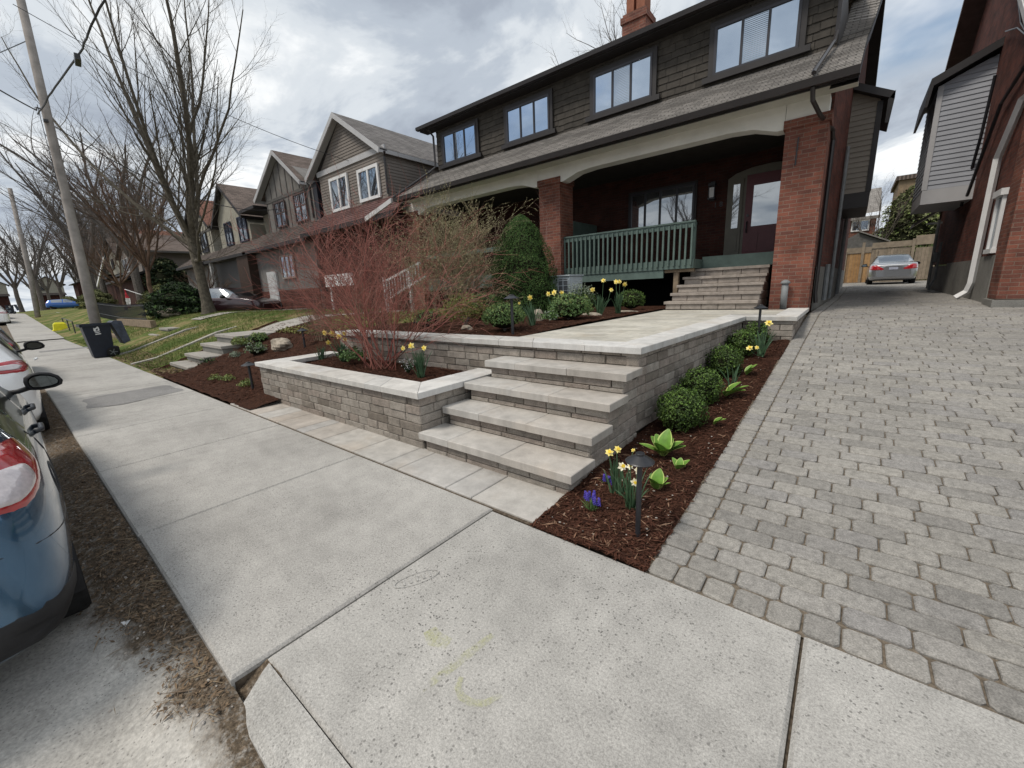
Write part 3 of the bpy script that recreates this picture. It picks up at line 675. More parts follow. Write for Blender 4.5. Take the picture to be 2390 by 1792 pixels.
chips('slope_mulch', 9000, lambda: U(-12.6, -7.05), lambda: U(2.0, 5.2), lambda x, y: lz(x, y)+.02, M_chip, 'dark mulch on the sloping bed left of the planter', .015, .04)
mb = MB()
for i in range(90):
    x, y = U(-1.42, -.72), 2+4.6*rng.random()**1.5; r_ = U(.004, .010); mb.blob((x, y, side_z(x, y)+.012), r_, r_*.8, r_*.5, i, 7, 5)
stuff('pebbles', mb, M_peb, 'small pale pebbles lying in side mulch', 'pebbles')
# gutter litter
def gutz(x, y): t = max(0, min(1, (y+.10)/.38)); return -.126+.085*t*t*(3-2*t)+.006*math.sin(x*9)*t
mb = MB(); sheet(mb, -30, -1.30, -.12, .302, 320, 10, lambda x, y: gutz(x, y)-(0 if x < -1.7 else .085*(x+1.7)/.4*max(0, (y+.1)/.4)), .004); sheet(mb, -1.80, -1.62, .24, .437, 10, 8, lambda x, y: -.012-.50*(.436-y)+.004*math.sin(40*x), .004); struct('gutter_soil', mb, M_road)
chips('leaf_litter', 26000, lambda: -.9-11*rng.random()**1.35, lambda: .28-abs(rng.gauss(0, .15)), lambda x, y: gutz(x, y)-.0 if x < -1.7 else -.118, M_litter, 'brown bark and dry leaf litter in the gutter beside the curb', .003, .011, .38, lambda x, y: y > -.02+min(.16, max(0, (x+3.0)*.16))+.05*math.sin(x*7)+.04*math.sin(x*17) and rng.random() < (1 if x < -2.4 else .45), .5, 'leaf litter')
chips('twig_litter', 500, lambda: -.95-8*rng.random()**1.3, lambda: .27-abs(rng.gauss(0, .13)), lambda x, y: gutz(x, y)+.006 if x < -1.7 else -.112, M_tan, 'thin dry twigs and stalks lying in the gutter litter', .012, .05, .05, lambda x, y: y > -.05, .1, 'twig litter')
mb = MB()
for i in range(120):
    x, y = -1.7-6*rng.random()**1.5, .29-abs(rng.gauss(0, .2)); r_ = U(.004, .010); mb.blob((x, y, gutz(x, y)+.003), r_, r_*.8, r_*.5, i, 7, 5)
stuff('gutter_stones', mb, M_peb, 'small stones scattered in the gutter', 'stones')
# grass
mb = MB()
for i in range(26000):
    x = -12.9-16*rng.random()**1.3; y = 2.05+6*rng.random()**1.2
    if -21.4 < x < -19 and y < 5: continue
    z = lz(x, y)+.004; h = U(.03, .075); a = U(0, 6.28); dx, dy = math.cos(a)*.008, math.sin(a)*.008; b_ = U(-.03, .03)
    mb.add([(x-dx, y-dy, z), (x+dx, y+dy, z), (x+b_, y+U(-.03, .03), z+h)], [(0, 1, 2)])
stuff('grass', mb, M_grass, 'short patchy green grass on the front lawns', 'grass')
# neighbour paths and stone steps
def nsteps(x0, wd, name, label, tops):
    t = thing(name, label, 'steps', (x0, 3, 0))
    for (zt, y0, y1) in tops:
        mb = MB(); mb.bbox(x0, x0+wd, y0, y1, zt-.07, zt, .008); mb.build('tread', M_path, t)
        mb = MB(); mb.box(x0+.03, x0+wd-.03, y0+.03, y1-.01, zt-.34, zt-.072); mb.build('riser', M_found, t)
    return t
nsteps(-13.0, 1.6, 'garden_steps', 'grey stone steps climbing left of the mulched slope bed', [(.11, 2.45, 2.86), (.29, 2.78, 3.20), (.50, 3.15, 3.56), (.70, 3.5, 4.6)])
nsteps(-20.6, 1.3, 'garden_steps', 'small grey stone steps rising through the grass behind the navy bin', [(.10, 2.75, 3.1), (.27, 3.1, 3.45), (.46, 3.45, 3.8), (.66, 3.8, 4.9)])
mb = MB(); sheet(mb, -13.0, -11.4, 4.55, 9.8, 6, 20, lambda x, y: max(.695, lz(-13, y)+.03)); struct('garden_path', mb, M_path)
mb = MB(); sheet(mb, -20.6, -19.3, 4.85, 10, 4, 20, lambda x, y: max(.66, lz(x, y)+.03)); struct('lawn_path', mb, M_path)
mb = MB(); mb.prism([(-17.9, 1.96, 0), (-17.9, 5.4, 0), (-17.9, 5.4, .88), (-17.9, 4.0, .66), (-17.9, 2.5, .13), (-17.9, 1.96, .03)], (.22, 0, 0)); struct('lawn_kerb', mb, M_path)
mb = MB(); mb.prism([(-14.7, 1.96, 0), (-14.7, 5.4, 0), (-14.7, 5.4, .95), (-14.7, 4.0, .66), (-14.7, 2.5, .12), (-14.7, 1.96, .03)], (.2, 0, 0)); struct('lawn_edging', mb, M_path)
chips('lawn_litter', 2500, lambda: U(-17.6, -11.4), lambda: U(1.96, 2.6), lambda x, y: lz(x, y)+.01, M_litter, 'dry leaves along the edge of the lawn by the sidewalk', .012, .03, .5, None, .3, 'leaf litter')
# ============================================================ MAIN HOUSE
def window(parent, x0, x1, z0, z1, y, n, mfr, mgl, fw=.07, mun=0, name='window', splits=None, dep=.06, trim=None, tw=.1, sill=True, blind=None):
    """window in a wall facing -Y: frame is the part, panes and sill are its sub-parts"""
    mb = MB(); s = splits or [x0+fw+(x1-x0-2*fw)*i/n for i in range(n+1)]
    mb.box(x0, x1, y-dep, y, z1-fw, z1); mb.box(x0, x1, y-dep, y, z0, z0+fw)
    mb.box(x0, x0+fw, y-dep, y, z0+fw, z1-fw); mb.box(x1-fw, x1, y-dep, y, z0+fw, z1-fw)
    for i in range(1, n): mb.box(s[i]-fw*.45, s[i]+fw*.45, y-dep+.004, y, z0+fw, z1-fw)
    if mun:
        zm = z0+(z1-z0)*.55; mb.box(x0+fw, x1-fw, y-dep+.012, y, zm-.022, zm+.022)
        for i in range(n):
            for k in range(1, mun):
                xx = s[i]+(s[i+1]-s[i])*k/mun; mb.box(xx-.009, xx+.009, y-dep+.018, y, zm, z1-fw)
    fr = mb.build(name, mfr, parent)
    if trim:
        mb = MB(); y2 = y-.035; mb.box(x0-tw, x1+tw, y2, y, z1, z1+tw); mb.box(x0-tw, x0, y2, y, z0, z1); mb.box(x1, x1+tw, y2, y, z0, z1); mb.box(x0-tw*2, x1+tw*2, y2-.05, y, z0-tw*1.1, z0); mb.build('window_trim', trim, fr)
    for i in range(n):
        a, b = (s[i]+(fw*.45 if i else 0), s[i+1]-(fw*.45 if i < n-1 else 0))
        m2 = MB(); m2.quad((a-.005, y-dep*.45, z0+fw-.005), (b+.005, y-dep*.45, z0+fw-.005), (b+.005, y-dep*.45, z1-fw+.005), (a-.005, y-dep*.45, z1-fw+.005)); m2.build('pane', mgl, fr)
    if blind is not None:
        m2 = MB(); a, b = s[blind], s[blind+1]; z = z0+fw+.02
        while z < z1-fw: m2.box(a+.03, b-.03, y-dep*.45-.004, y-dep*.45, z, z+.010); z += .034
        m2.build('blind', M_bwhite, fr)
    return fr
def courses(mb, A, B, C, D, n, lift=.012):
    """shingle courses between eave line A-B and ridge line D-C, each course lifted at its lower edge"""
    A, B, C, D = map(Vector, (A, B, C, D)); nn = (B-A).cross(D-A).normalized()
    if nn.z < 0: nn = -nn
    for i in range(n):
        t0, t1 = i/n, (i+1)/n; a, b, c, d = A.lerp(D, t0), B.lerp(C, t0), B.lerp(C, t1), A.lerp(D, t1)
        mb.quad(a+nn*lift, b+nn*lift, c, d); mb.quad(a, b, b+nn*lift, a+nn*lift)
H = thing('brick_house', 'long dark shingled house with red brick porch pillars and green railing', 'house', (-6, 10, .9))
XL, XR = -11.55, -.66; YD = 10.6
mb = MB(); mb.box(XL, XR, YD+.02, 12.8, 5.3, 6.95); mb.build('dormer_wall', M_trim, H)
mb = MB(); row = 0; z = 5.50
while z < 6.9:
    x = XL-.2*(row % 2)
    while x < XR:
        wd = rng.choice((.27, .30, .24, .21)); a, b = max(XL, x), min(XR, x+wd)
        if b-a > .03:
            dzz = rng.uniform(-.012, .012); yy = YD-.022-rng.uniform(0, .006); g = .004
            mb.add([(a+g, yy, z+dzz), (b-g, yy, z+dzz), (b-g, YD-.002, z+.19), (a+g, YD-.002, z+.19), (a+g, YD+.02, z+dzz), (b-g, YD+.02, z+dzz)], [(0, 1, 2, 3), (4, 5, 1, 0)])
        x += wd
    z += .145; row += 1
mb.build('shingle_cladding', M_shake, H)
for i, (x0, x1) in enumerate(((-11.17, -9.65), (-8.41, -6.90), (-5.57, -4.07), (-2.76, -1.26))):
    window(H, x0, x1, 5.73, 6.63, YD-.045, 3, M_winfr, M_glassU, .05, trim=M_trim, tw=.10, dep=.05, blind=1 if i > 1 else None)
mb = MB(); n = 19
courses(mb, (-11.75, 8.80, 4.53), (-.24, 8.80, 4.53), (-.24, 10.63, 5.60), (-11.85, 10.63, 5.60), n, .011)
E4 = [((-.24, 10.63, 5.60), (-.67, 10.63, 5.60)), ((-.22, 11.6, 6.10), (-.67, 11.6, 6.10)), ((-.202, 12.5, 6.62), (-.67, 12.5, 6.7)), ((-.137, 14, 7.7), (-.67, 14, 7.75)), ((-.1, 15.3, 8.7), (-.67, 15.3, 8.75))]
for (a, b), (c, d) in zip(E4, E4[1:]): courses(mb, b, a, c, d, 9, .012)
mb.quad((-.67, 15.3, 8.75), (-.1, 15.3, 8.7), (-.03, 20.5, 6.6), (-.67, 20.5, 6.6))
mb.quad((-12.2, 10.2, 6.97), (-.45, 10.2, 6.97), (-.45, 14, 7.75), (-12.2, 14, 7.75)); mb.quad((-12, 14, 7.75), (-.4, 14, 7.75), (-.4, 20, 6), (-12, 20, 6))
roof = mb.build('roof', M_roof, H)
mb = MB()   # gutters, fascia, rake boards, soffit
mb.prism([(-12.05, 10.14, 6.89), (-12.05, 10.12, 6.98), (-12.05, 10.26, 6.98), (-12.05, 10.24, 6.88)], (11.6, 0, 0)); up_g = mb.build('gutter', M_gutter, H)
mb = MB(); mb.prism([(-11.75, 8.72, 4.42), (-11.75, 8.69, 4.53), (-11.75, 8.83, 4.53), (-11.75, 8.83, 4.42)], (11.52, 0, 0)); mb.build('gutter', M_gutter, H)
mb = MB(); mb.box(-12.0, -.45, 10.26, 10.62, 6.86, 6.90); mb.box(-11.74, -.25, 8.835, 8.87, 4.40, 4.50); mb.build('fascia', M_trim, H)
mb = MB(); mb.box(-11.74, -.25, 8.87, 9.45, 4.47, 4.50); mb.build('soffit', M_soff, H)
mb = MB()
P = [(-.24, 8.84, 4.50), (-.24, 10.63, 5.58), (-.22, 11.6, 6.08), (-.202, 12.5, 6.6), (-.137, 14, 7.67), (-.1, 15.3, 8.67), (-.035, 20.5, 6.5)]
for a, b in zip(P, P[1:]):
    a, b = Vector(a), Vector(b); d = Vector((0, 0, -.16)); mb.quad(a, b, b+d, a+d)
    mb.quad(a+d, b+d, b+d+Vector((-.35, 0, 0)), a+d+Vector((-.35, 0, 0)))
mb.build('rake_board', M_trim, H)
# gable side wall and foundation along the driveway
mb = MB(); W_ = [(-.575, 10.10), (-.40, 12.4), (-.33, 16), (-.30, 24)]
for (xa, ya), (xb, yb) in zip(W_, W_[1:]):
    za = interp(ya, [(10, 4.9), (10.6, 5.4), (12.5, 6.4), (15.3, 8.5), (20.5, 6.4), (24, 4.4)]); zb = interp(yb, [(10, 4.9), (10.6, 5.4), (12.5, 6.4), (15.3, 8.5), (20.5, 6.4), (24, 4.4)])
    mb.add([(xa, ya, 1.7), (xb, yb, 1.7), (xb, yb, zb), (xa, ya, za), (xa-.3, ya, 1.7), (xa-.3, ya, za)], [(0, 1, 2, 3), (4, 0, 3, 5)])
mb.add([(-.33, 16, 7), (-.31, 20.5, 6.4), (-.34, 15.3, 8.5)], [(0, 1, 2)])
mb.box(-.9, -.30, 24, 24.3, .9, 4.4)
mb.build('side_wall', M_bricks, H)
mb = MB()
for (xa, ya), (xb, yb) in zip(W_, W_[1:]): mb.add([(xa+.02, ya, .6), (xb+.02, yb, .6), (xb+.02, yb, 1.7), (xa+.02, ya, 1.7), (xb-.2, yb, 1.7), (xa-.2, ya, 1.7)], [(0, 1, 2, 3), (3, 2, 4, 5)])
mb.build('foundation', M_found, H)
# porch: back wall, ceiling, deck
mb = MB(); mb.box(-12, -.55, 12.0, 12.2, .9, 4.5); mb.build('porch_wall', M_brickshade, H)
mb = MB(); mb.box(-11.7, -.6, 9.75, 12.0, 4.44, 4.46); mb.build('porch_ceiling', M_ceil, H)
mb = MB(); mb.box(-6.3, -6.22, 10.06, 12, 1.98, 3.3); mb.build('porch_divider', M_green, H)
mb = MB(); mb.box(-5.92, -2.70, 9.70, 12, 1.93, 1.985); mb.box(-2.70, -.62, 10.42, 12, 1.94, 1.99); mb.box(-11.6, -6.6, 9.7, 12, 1.93, 1.985); mb.build('porch_floor', M_green, H)
mb = MB(); mb.box(-5.93, -2.69, 9.62, 9.70, 1.80, 1.99); mb.box(-5.93, -3.34, 9.64, 9.70, 1.62, 1.796); mb.box(-2.70, -1.19, 10.34, 10.42, 1.795, 2.05); mb.box(-2.74, -2.69, 9.70, 10.42, 1.8, 1.99); mb.box(-11.6, -6.6, 9.62, 9.7, 1.6, 1.99); mb.build('deck_fascia', M_green, H)
mb = MB(); mb.box(-3.13, -3.03, 9.72, 9.82, .95, 1.728); mb.build('deck_post', M_wood, H)
mb = MB(); mb.box(-5.9, -5.8, 9.9, 10, .95, 1.6); mb.build('deck_post', M_wood, H)
mb = MB(); mb.box(-3.33, -2.7, 9.705, 9.80, 1.73, 1.795); mb.build('deck_joist', M_wood, H)
mb = MB(); mb.box(-12, -.7, 11.3, 11.35, .8, 1.92); mb.build('crawl_space_shade', M_dark, H)  # near-black panel painting the shade under the porch
def pillar(x0, x1, zb):
    mb = MB(); mb.box(x0, x1, 9.45, 10.08, zb, 4.06); p = mb.build('pillar', M_brick, H)
    mb = MB(); mb.box(x0-.03, x1+.03, 9.42, 10.11, 4.06, 4.205); mb.build('pillar_cap', M_brick, p); return p
p1 = pillar(-1.20, -.575, .86); p2 = pillar(-6.565, -5.93, .9); pillar(-12.1, -11.5, .9)
mb = MB(); mb.tube([(-1.0, 9.44, 3.45), (-.99, 9.43, 3.9)], .012, 6); mb.build('iron_rod', M_black, p1)
mb = MB()   # beam with haunches over the pillars
def beamspan(xa, xb):
    pts = [(xa, 4.075), (xa+.12, 4.075), (xa+.50, 4.20), (xa+.9, 4.235), (xb-.9, 4.235), (xb-.50, 4.20), (xb-.12, 4.075), (xb, 4.075)]
    pr = [(xa, 9.44, 4.47)]+[(x, 9.44, z) for x, z in pts]+[(xb, 9.44, 4.47)]
    mb.prism(pr, (0, .30, 0))
beamspan(-5.93, -1.22); beamspan(-11.5, -6.58); mb.box(-6.575, -5.935, 9.445, 9.74, 4.206, 4.47); mb.box(-1.215, -.60, 9.45, 9.74, 4.206, 4.47); mb.box(-12.1, -11.51, 9.45, 9.74, 4.206, 4.47)
mb.build('porch_beam', M_beam, H)
# railing
mb = MB(); mb.box(-5.93, -2.70, 9.615, 9.66, 2.64, 2.74); mb.box(-5.94, -2.685, 9.59, 9.69, 2.742, 2.775); mb.box(-2.76, -2.69, 9.66, 9.73, 1.99, 2.74); rail = mb.build('railing', M_green, H)
nb = 27
for i in range(nb):
    x = -5.89+i*(3.15)/(nb-1); mb = MB(); mb.box(x-.018, x+.018, 9.575, 9.612, 1.865, 2.715); mb.build('baluster', M_green, rail)
mb = MB(); mb.box(-11.5, -6.6, 9.6, 9.66, 2.64, 2.76); mb.build('railing', M_green, H)
# door, sidelight, lamp, number, window
mb = MB()
arc = [(-2.62, 2.03), (-2.62, 3.92), (-2.45, 4.02), (-2.1, 4.10), (-1.7, 4.12), (-1.25, 4.08), (-1.25, 2.03)]
mb.prism([(x, 11.93, z) for x, z in arc][::-1], (0, .07, 0)); fr = mb.build('door_frame', M_taupe, H)
mb = MB(); mb.box(-2.20, -1.30, 11.90, 11.93, 2.05, 3.93); mb.box(-2.10, -1.88, 11.885, 11.90, 2.18, 2.60); mb.box(-1.74, -1.52, 11.885, 11.90, 2.18, 2.60); door = mb.build('door', M_door, H)
mb = MB(); mb.quad((-2.04, 11.893, 2.76), (-1.45, 11.893, 2.76), (-1.45, 11.893, 3.68), (-2.04, 11.893, 3.68)); mb.build('pane', M_glassD, door)
mb = MB(); mb.tube([(-2.13, 11.88, 2.62), (-2.13, 11.84, 2.7), (-2.13, 11.84, 2.8), (-2.13, 11.88, 2.88)], .014, 8); mb.lathe((-2.13, 11.90, 3.02), [(.03, 0), (.03, .02)], 12, (0, -1, 0)); mb.build('door_handle', M_black, door)
mb = MB(); mb.box(-2.55, -2.27, 11.90, 11.93, 2.05, 3.88); mb.box(-2.49, -2.33, 11.885, 11.90, 2.2, 2.62); sl_ = mb.build('sidelight', M_taupe, H)
mb = MB(); mb.quad((-2.48, 11.896, 2.76), (-2.34, 11.896, 2.76), (-2.34, 11.896, 3.78), (-2.48, 11.896, 3.78)); mb.build('pane', M_glassD, sl_)
window(H, -5.16, -3.40, 3.02, 4.0, 12.0, 4, M_winfr, M_glassD, .055, splits=[-5.1, -4.72, -4.30, -3.86, -3.455], trim=M_trim, tw=.05)
mb = MB(); mb.box(-3.06, -2.90, 11.86, 12.0, 3.84, 3.90); mb.box(-3.06, -2.90, 11.86, 12.0, 3.52, 3.56); mb.box(-3.03, -2.93, 11.97, 12, 3.5, 3.95)
for xx in (-3.055, -2.92): mb.box(xx, xx+.015, 11.865, 11.88, 3.56, 3.84)
lamp = mb.build('wall_lantern', M_black, H); mb = MB(); mb.box(-3.035, -2.925, 11.885, 11.96, 3.565, 3.80); mb.build('lantern_glass', M_white, lamp)
def text(s_, size, loc, rot, m, parent, name, ext=.006):
    cu_ = bpy.data.curves.new(name, 'FONT'); cu_.body = s_; cu_.size = size; cu_.extrude = ext; cu_.align_x = 'CENTER'; cu_.align_y = 'CENTER'
    o = bpy.data.objects.new(name, cu_); COL.objects.link(o); dg = bpy.context.evaluated_depsgraph_get(); me = bpy.data.meshes.new_from_object(o.evaluated_get(dg)); bpy.data.objects.remove(o)
    o = bpy.data.objects.new(name, me); COL.objects.link(o); me.materials.clear(); me.materials.append(m); o.rotation_euler = rot; o.parent = parent
    o.location = Vector(loc)-(WL.get(parent.name, Vector((0, 0, 0))) if parent else Vector((0, 0, 0))); WL[o.name] = Vector((0, 0, 0)); return o
text('1 8', .17, (-2.83, 11.985, 3.38), (R(90), 0, 0), M_black, H, 'house_number')
# chimney on the roof
mb = MB(); mb.box(-5.96, -5.26, 13, 13.62, 7.2, 8.82); mb.box(-6.0, -5.22, 12.96, 13.66, 8.82, 8.98); mb.box(-5.95, -5.27, 13.01, 13.61, 8.98, 9.06); ch = mb.build('chimney', M_brick, H)
M_clay = simple('clay chimney pot', (.26, .11, .07), .85, .2, .1, 8)
mb = MB(); mb.box(-5.88, -5.66, 13.1, 13.35, 9.06, 9.5); mb.box(-5.56, -5.32, 13.05, 13.3, 9.06, 9.62); mb.box(-5.6, -5.36, 13.36, 13.58, 9.06, 9.6); mb.build('chimney_pot', M_clay, ch)
# downspouts
mb = MB(); mb.tube([(-.68, 10.5, 6.9), (-.68, 10.5, 5.80), (-.70, 10.42, 5.62), (-.82, 9.0, 4.72), (-.82, 8.9, 4.66)], .035, 6); mb.build('downspout', M_gutter, H)
mb = MB(); mb.tube([(-.80, 8.78, 4.42), (-.79, 8.85, 4.25), (-.70, 9.25, 4.12), (-.55, 10.0, 4.05), (-.53, 10.14, 3.9), (-.525, 10.16, 1.2), (-.50, 10.16, 1.0)], .035, 8); mb.build('downspout', M_gutter, H)
mb = MB(); mb.tube([(-11.62, 10.3, 6.88), (-11.60, 10.5, 6.7), (-11.60, 10.5, 5.75), (-11.75, 10.3, 5.55), (-12.0, 8.9, 4.62)], .035, 6); mb.build('downspout', M_gutter, H)
for q_, r_ in (((-.36, 12.2, 4.2), .035), ((-.42, 11.3, 1.75), .045), ((-.28, 15, 3.9), .04)):
    mb = MB(); mb.tube([q_, (q_[0], q_[1], 1.0)], r_, 8); mb.build('drain_pipe', M_pvc, H)
# brown sided bay hanging off the side wall
def siding(mb, P0, P1, z0, z1f, step=.105, nrm=(0, -1, 0)):
    """lapped boards between P0 and P1 (xy), z1f(t) gives the top height at fraction t"""
    P0, P1 = Vector((*P0, 0)), Vector((*P1, 0)); no = Vector(nrm); z = z0; 
    while True:
        ta, tb = 0.0, 1.0
        zt0, zt1 = z1f(0), z1f(1)
        if z >= max(zt0, zt1): break
        if z > zt0: ta = (z-zt0)/(zt1-zt0) if zt1 != zt0 else 0
        if z > zt1: tb = (z-zt0)/(zt1-zt0)
        a, b = P0.lerp(P1, ta), P0.lerp(P1, tb); u = Vector((0, 0, 1))
        zh = z+step
        ta2 = max(ta, (zh-zt0)/(zt1-zt0) if zh > zt0 and zt1 > zt0 else 0); tb2 = min(tb, (zh-zt0)/(zt1-zt0) if zh > zt1 and zt0 > zt1 else 1)
        c, d = P0.lerp(P1, tb2), P0.lerp(P1, ta2)
        top = min(zh, max(zt0, zt1))
        mb.add([a+no*.018+u*z, b+no*.018+u*z, c+no*.002+u*top, d+no*.002+u*top, a+no*.001+u*z, b+no*.001+u*z], [(0, 1, 2, 3), (4, 5, 1, 0)])
        z += step
def bay(parent, x0, x1, y, y2, zb, zt0, zt1, msid, mtrim, sgn, zf):
    """oriel between wall and driveway; front faces -Y; outer side faces the driveway"""
    mb = MB(); siding(mb, (x0, y), (x1, y), zb, lambda t: zt0+(zt1-zt0)*t, .105, (0, -1, 0))
    xo = x1 if sgn > 0 else x0; zo = zt1 if sgn > 0 else zt0
    siding(mb, (xo, y), (xo, y2), zb, lambda t: zo, .105, (sgn, 0, 0)); b = mb.build('bay', msid, parent)
    mb = MB(); mb.prism([(x0+.003, y+.005, zb-.02), (x1-.003, y+.005, zb-.02), (x1-.003, y+.005, zt1-.01), (x0+.003, y+.005, zt0-.01)], (0, y2-y, 0)); mb.build('bay_core', mtrim, b)
    mb = MB(); mb.box(x0-.01, x1+.01, y-.025, y2, zf, zb-.003); wv = .07
    mb.box(xo-(wv if sgn > 0 else .025), xo+(.025 if sgn > 0 else wv), y-.03, y+.06, zb, zo-.02); mb.build('bay_trim', mtrim, b)
    return b
b_ = bay(H, -.40, .10, 12.5, 14.6, 3.28, 5.33, 5.05, M_sidM, M_trim, 1, 2.96)
mb = MB(); mb.prism([(-.42, 12.3, 5.48), (.29, 12.3, 5.10), (.29, 12.3, 4.97), (.27, 12.3, 4.97), (-.42, 12.3, 5.34)], (0, 2.6, 0)); mb.prism([(.29, 12.3, 5.12), (.29, 12.3, 4.97), (.24, 12.3, 4.55), (.19, 12.3, 4.55), (.19, 12.3, 4.97)], (0, .06, 0)); mb.build('bay_roof', M_trim, b_)
# ============================================================ NEIGHBOUR HOUSES (gables to the street)
def nhouse(name, label, gx0, gx1, ax, az, ez, y, wx0, wx1, wz, mwall, mroof, mfas, wins, lowx=(0, 0), lowz=4.1, lowy=8.9, mlow=None, mlroof=None, boards=False, sid=False, depth=9, band=None, wmat=None, wgl=None, mun=0, nn=2, lap=0):
    h = thing(name, label, 'house', ((gx0+gx1)/2, y, 1))
    # upper gable wall
    mb = MB(); sl_ = (az-ez)/((gx1-gx0)/2)
    zl = az-.1-(ax-wx0)*sl_; zr = az-.1-(wx1-ax)*sl_
    mb.prism([(wx0, y, wz), (wx1, y, wz), (wx1, y, zr), (ax, y, az-.1), (wx0, y, zl)], (0, depth, 0)); mb.build('wall', M_trim if sid else mwall, h)
    if sid:
        mb = MB(); siding(mb, (wx0, y), (wx1, y), wz, lambda t: min(zl, zr), .11)
        zz_ = min(zl, zr); k = 0
        while zz_ < az-.15:
            f_ = (az-.1-zz_)/(az-.1-min(zl, zr)); xa = ax-(ax-wx0)*f_; xb = ax+(wx1-ax)*f_; f2 = max(0, (az-.1-zz_-.11)/(az-.1-min(zl, zr)))
            mb.add([(xa, y-.02, zz_), (xb, y-.02, zz_), (ax+(wx1-ax)*f2, y-.003, zz_+.11), (ax-(ax-wx0)*f2, y-.003, zz_+.11)], [(0, 1, 2, 3)]); zz_ += .11
        siding(mb, (wx1, y), (wx1, y+depth), wz-1.2, lambda t: zr, .11, (1, 0, 0)); mb.box(wx1-.05, wx1+.03, y-.03, y+.05, wz, zr); mb.build('siding', mwall, h)
    if boards:
        mb = MB(); x = wx0+.1
        while x < wx1:
            zt = az-.15-abs(x-ax)*sl_; mb.box(x-.03, x+.03, y-.025, y, wz, zt); x += .62
        mb.box(wx0, wx1, y-.03, y, wz+1.42, wz+1.55); mb.build('battens', M_timber if mwall is not M_cream else M_timber, h)
    # roof
    mb = MB(); o = .30; th = .10
    for (xa, za) in ((gx0, ez), (gx1, ez)):
        mb.add([(xa, y-o, za), (ax, y-o, az), (ax, y+depth, az), (xa, y+depth, za)], [(0, 1, 2, 3)])
    rf = mb.build('roof', mroof, h)
    mb = MB()
    for (xa, za, s_) in ((gx0, ez, 1), (gx1, ez, -1)):
        d = Vector((ax-xa, 0, az-za)).normalized(); q = Vector((-d.z, 0, d.x)) if d.x > 0 else Vector((d.z, 0, -d.x)); q = -q if q.z > 0 else q
        a = Vector((xa, y-o-.02, za-.004)); b = Vector((ax, y-o-.02, az-.004)); mb.prism([a, b, b+Vector((0, 0, -.2)), a+Vector((s_*.05, 0, -.17))], (0, .05, 0))
        mb.prism([(xa, y-o+.03, za-.02), (ax, y-o+.03, az-.02), (ax, y-o+.03, az-.06), (xa, y-o+.03, za-.06)], (0, o, 0))
        mb.box(min(xa, xa+s_*.06), max(xa, xa+s_*.06), y-o, y+depth, za-.15, za-.01)
    mb.build('rake_board', mfas, rf)
    if band: mb = MB(); mb.box(wx0-.1, wx1+.1, y-.06, y, band, band+.2); mb.build('band_board', mfas, h)
    for (x0, x1, z0, z1) in wins: window(h, x0, x1, z0, z1, y-.03, nn, wmat or M_winfr, wgl or M_glassN, .11 if sid else .06, mun=mun, dep=.07)
    # lower roof and storey
    if mlow:
        lx0, lx1 = lowx; mb = MB(); mb.box(lx0+.3, lx1-.25, lowy+.5, y+depth, .4, lowz+.15); mb.build('lower_wall', mlow, h)
        mb = MB(); courses(mb, (lx0, lowy, lowz), (lx1, lowy, lowz), (lx1, y, wz+.02), (lx0, y, wz+.02), 8, .014); mb.build('porch_roof', mlroof or M_roofp, h)
        mb = MB(); mb.box(lx0, lx1, lowy-.05, lowy+.02, lowz-.16, lowz-.004); mb.box(lx0+.02, lx1-.02, lowy+.03, lowy+.5, lowz-.14, lowz-.10)
        mb.prism([(lx1-.02, lowy, lowz-.16), (lx1-.02, y, wz-.14), (lx1-.02, y, wz+.03), (lx1-.02, lowy, lowz+.01)], (.05, 0, 0)); mb.build('eave_trim', M_trim, h)
    return h
hA = nhouse('sided_house', 'taupe sided gabled house with two large white framed windows', -19.27, -13.6, -16.40, 8.52, 6.66, 10, -18.55, -13.75, 5.06, M_sidA, M_roofx, M_fasc,
            [(-17.68, -16.26, 5.06, 6.38), (-15.52, -14.12, 5.12, 6.30)], (-18.5, -11.9), 4.2, 8.8, M_brickshade, M_roofm, sid=True, band=6.62, wmat=M_white, wgl=M_glassN)
mb = MB(); mb.prism([(-13.45, 8.70, 4.05), (-11.85, 8.70, 4.42), (-11.85, 8.70, 4.56), (-13.45, 8.70, 4.20)], (0, .06, 0)); mb.build('white_rake', M_whited, hA)
mb = MB(); mb.tube([(-13.5, 9.85, 6.55), (-13.62, 9.9, 6.4), (-13.62, 9.9, 5.15)], .04, 6); mb.build('downspout', M_gutter, hA)
hB = nhouse('stucco_house', 'grey stucco gabled house with brown paned windows and white side door', -25.06, -19.75, -22.1, 8.46, 6.7, 10, -24.3, -19.3, 4.98, M_greyst, M_roofb, M_fasc,
            [(-23.30, -22.10, 5.10, 6.30), (-21.12, -19.90, 5.08, 6.33)], (-25.5, -18.4), 4.1, 8.9, M_greyst, M_roofp, boards=True, wmat=simple('brown window frame', (.10, .07, .065), .6, .3), mun=3)
window(hB, -22.2, -20.75, 2.52, 3.62, 9.37, 3, simple('pale window frame', (.36, .30, .26), .6, .3), M_glassN, .07)
mb = MB(); mb.box(-24.0, -22.9, 9.30, 9.40, 1.1, 2.95); mb.box(-23.9, -23.0, 9.28, 9.30, 1.2, 2.8); mb.build('door', M_whited, hB)
mb = MB(); mb.box(-26.0, -18.7, 9.345, 9.40, .9, 1.98); mb.build('brick_base', M_bricks, hB)
mb = MB(); mb.box(-19.35, -18.95, 10.02, 15, 4.6, 6.55); mb.build('side_panel', M_winfr, hB)
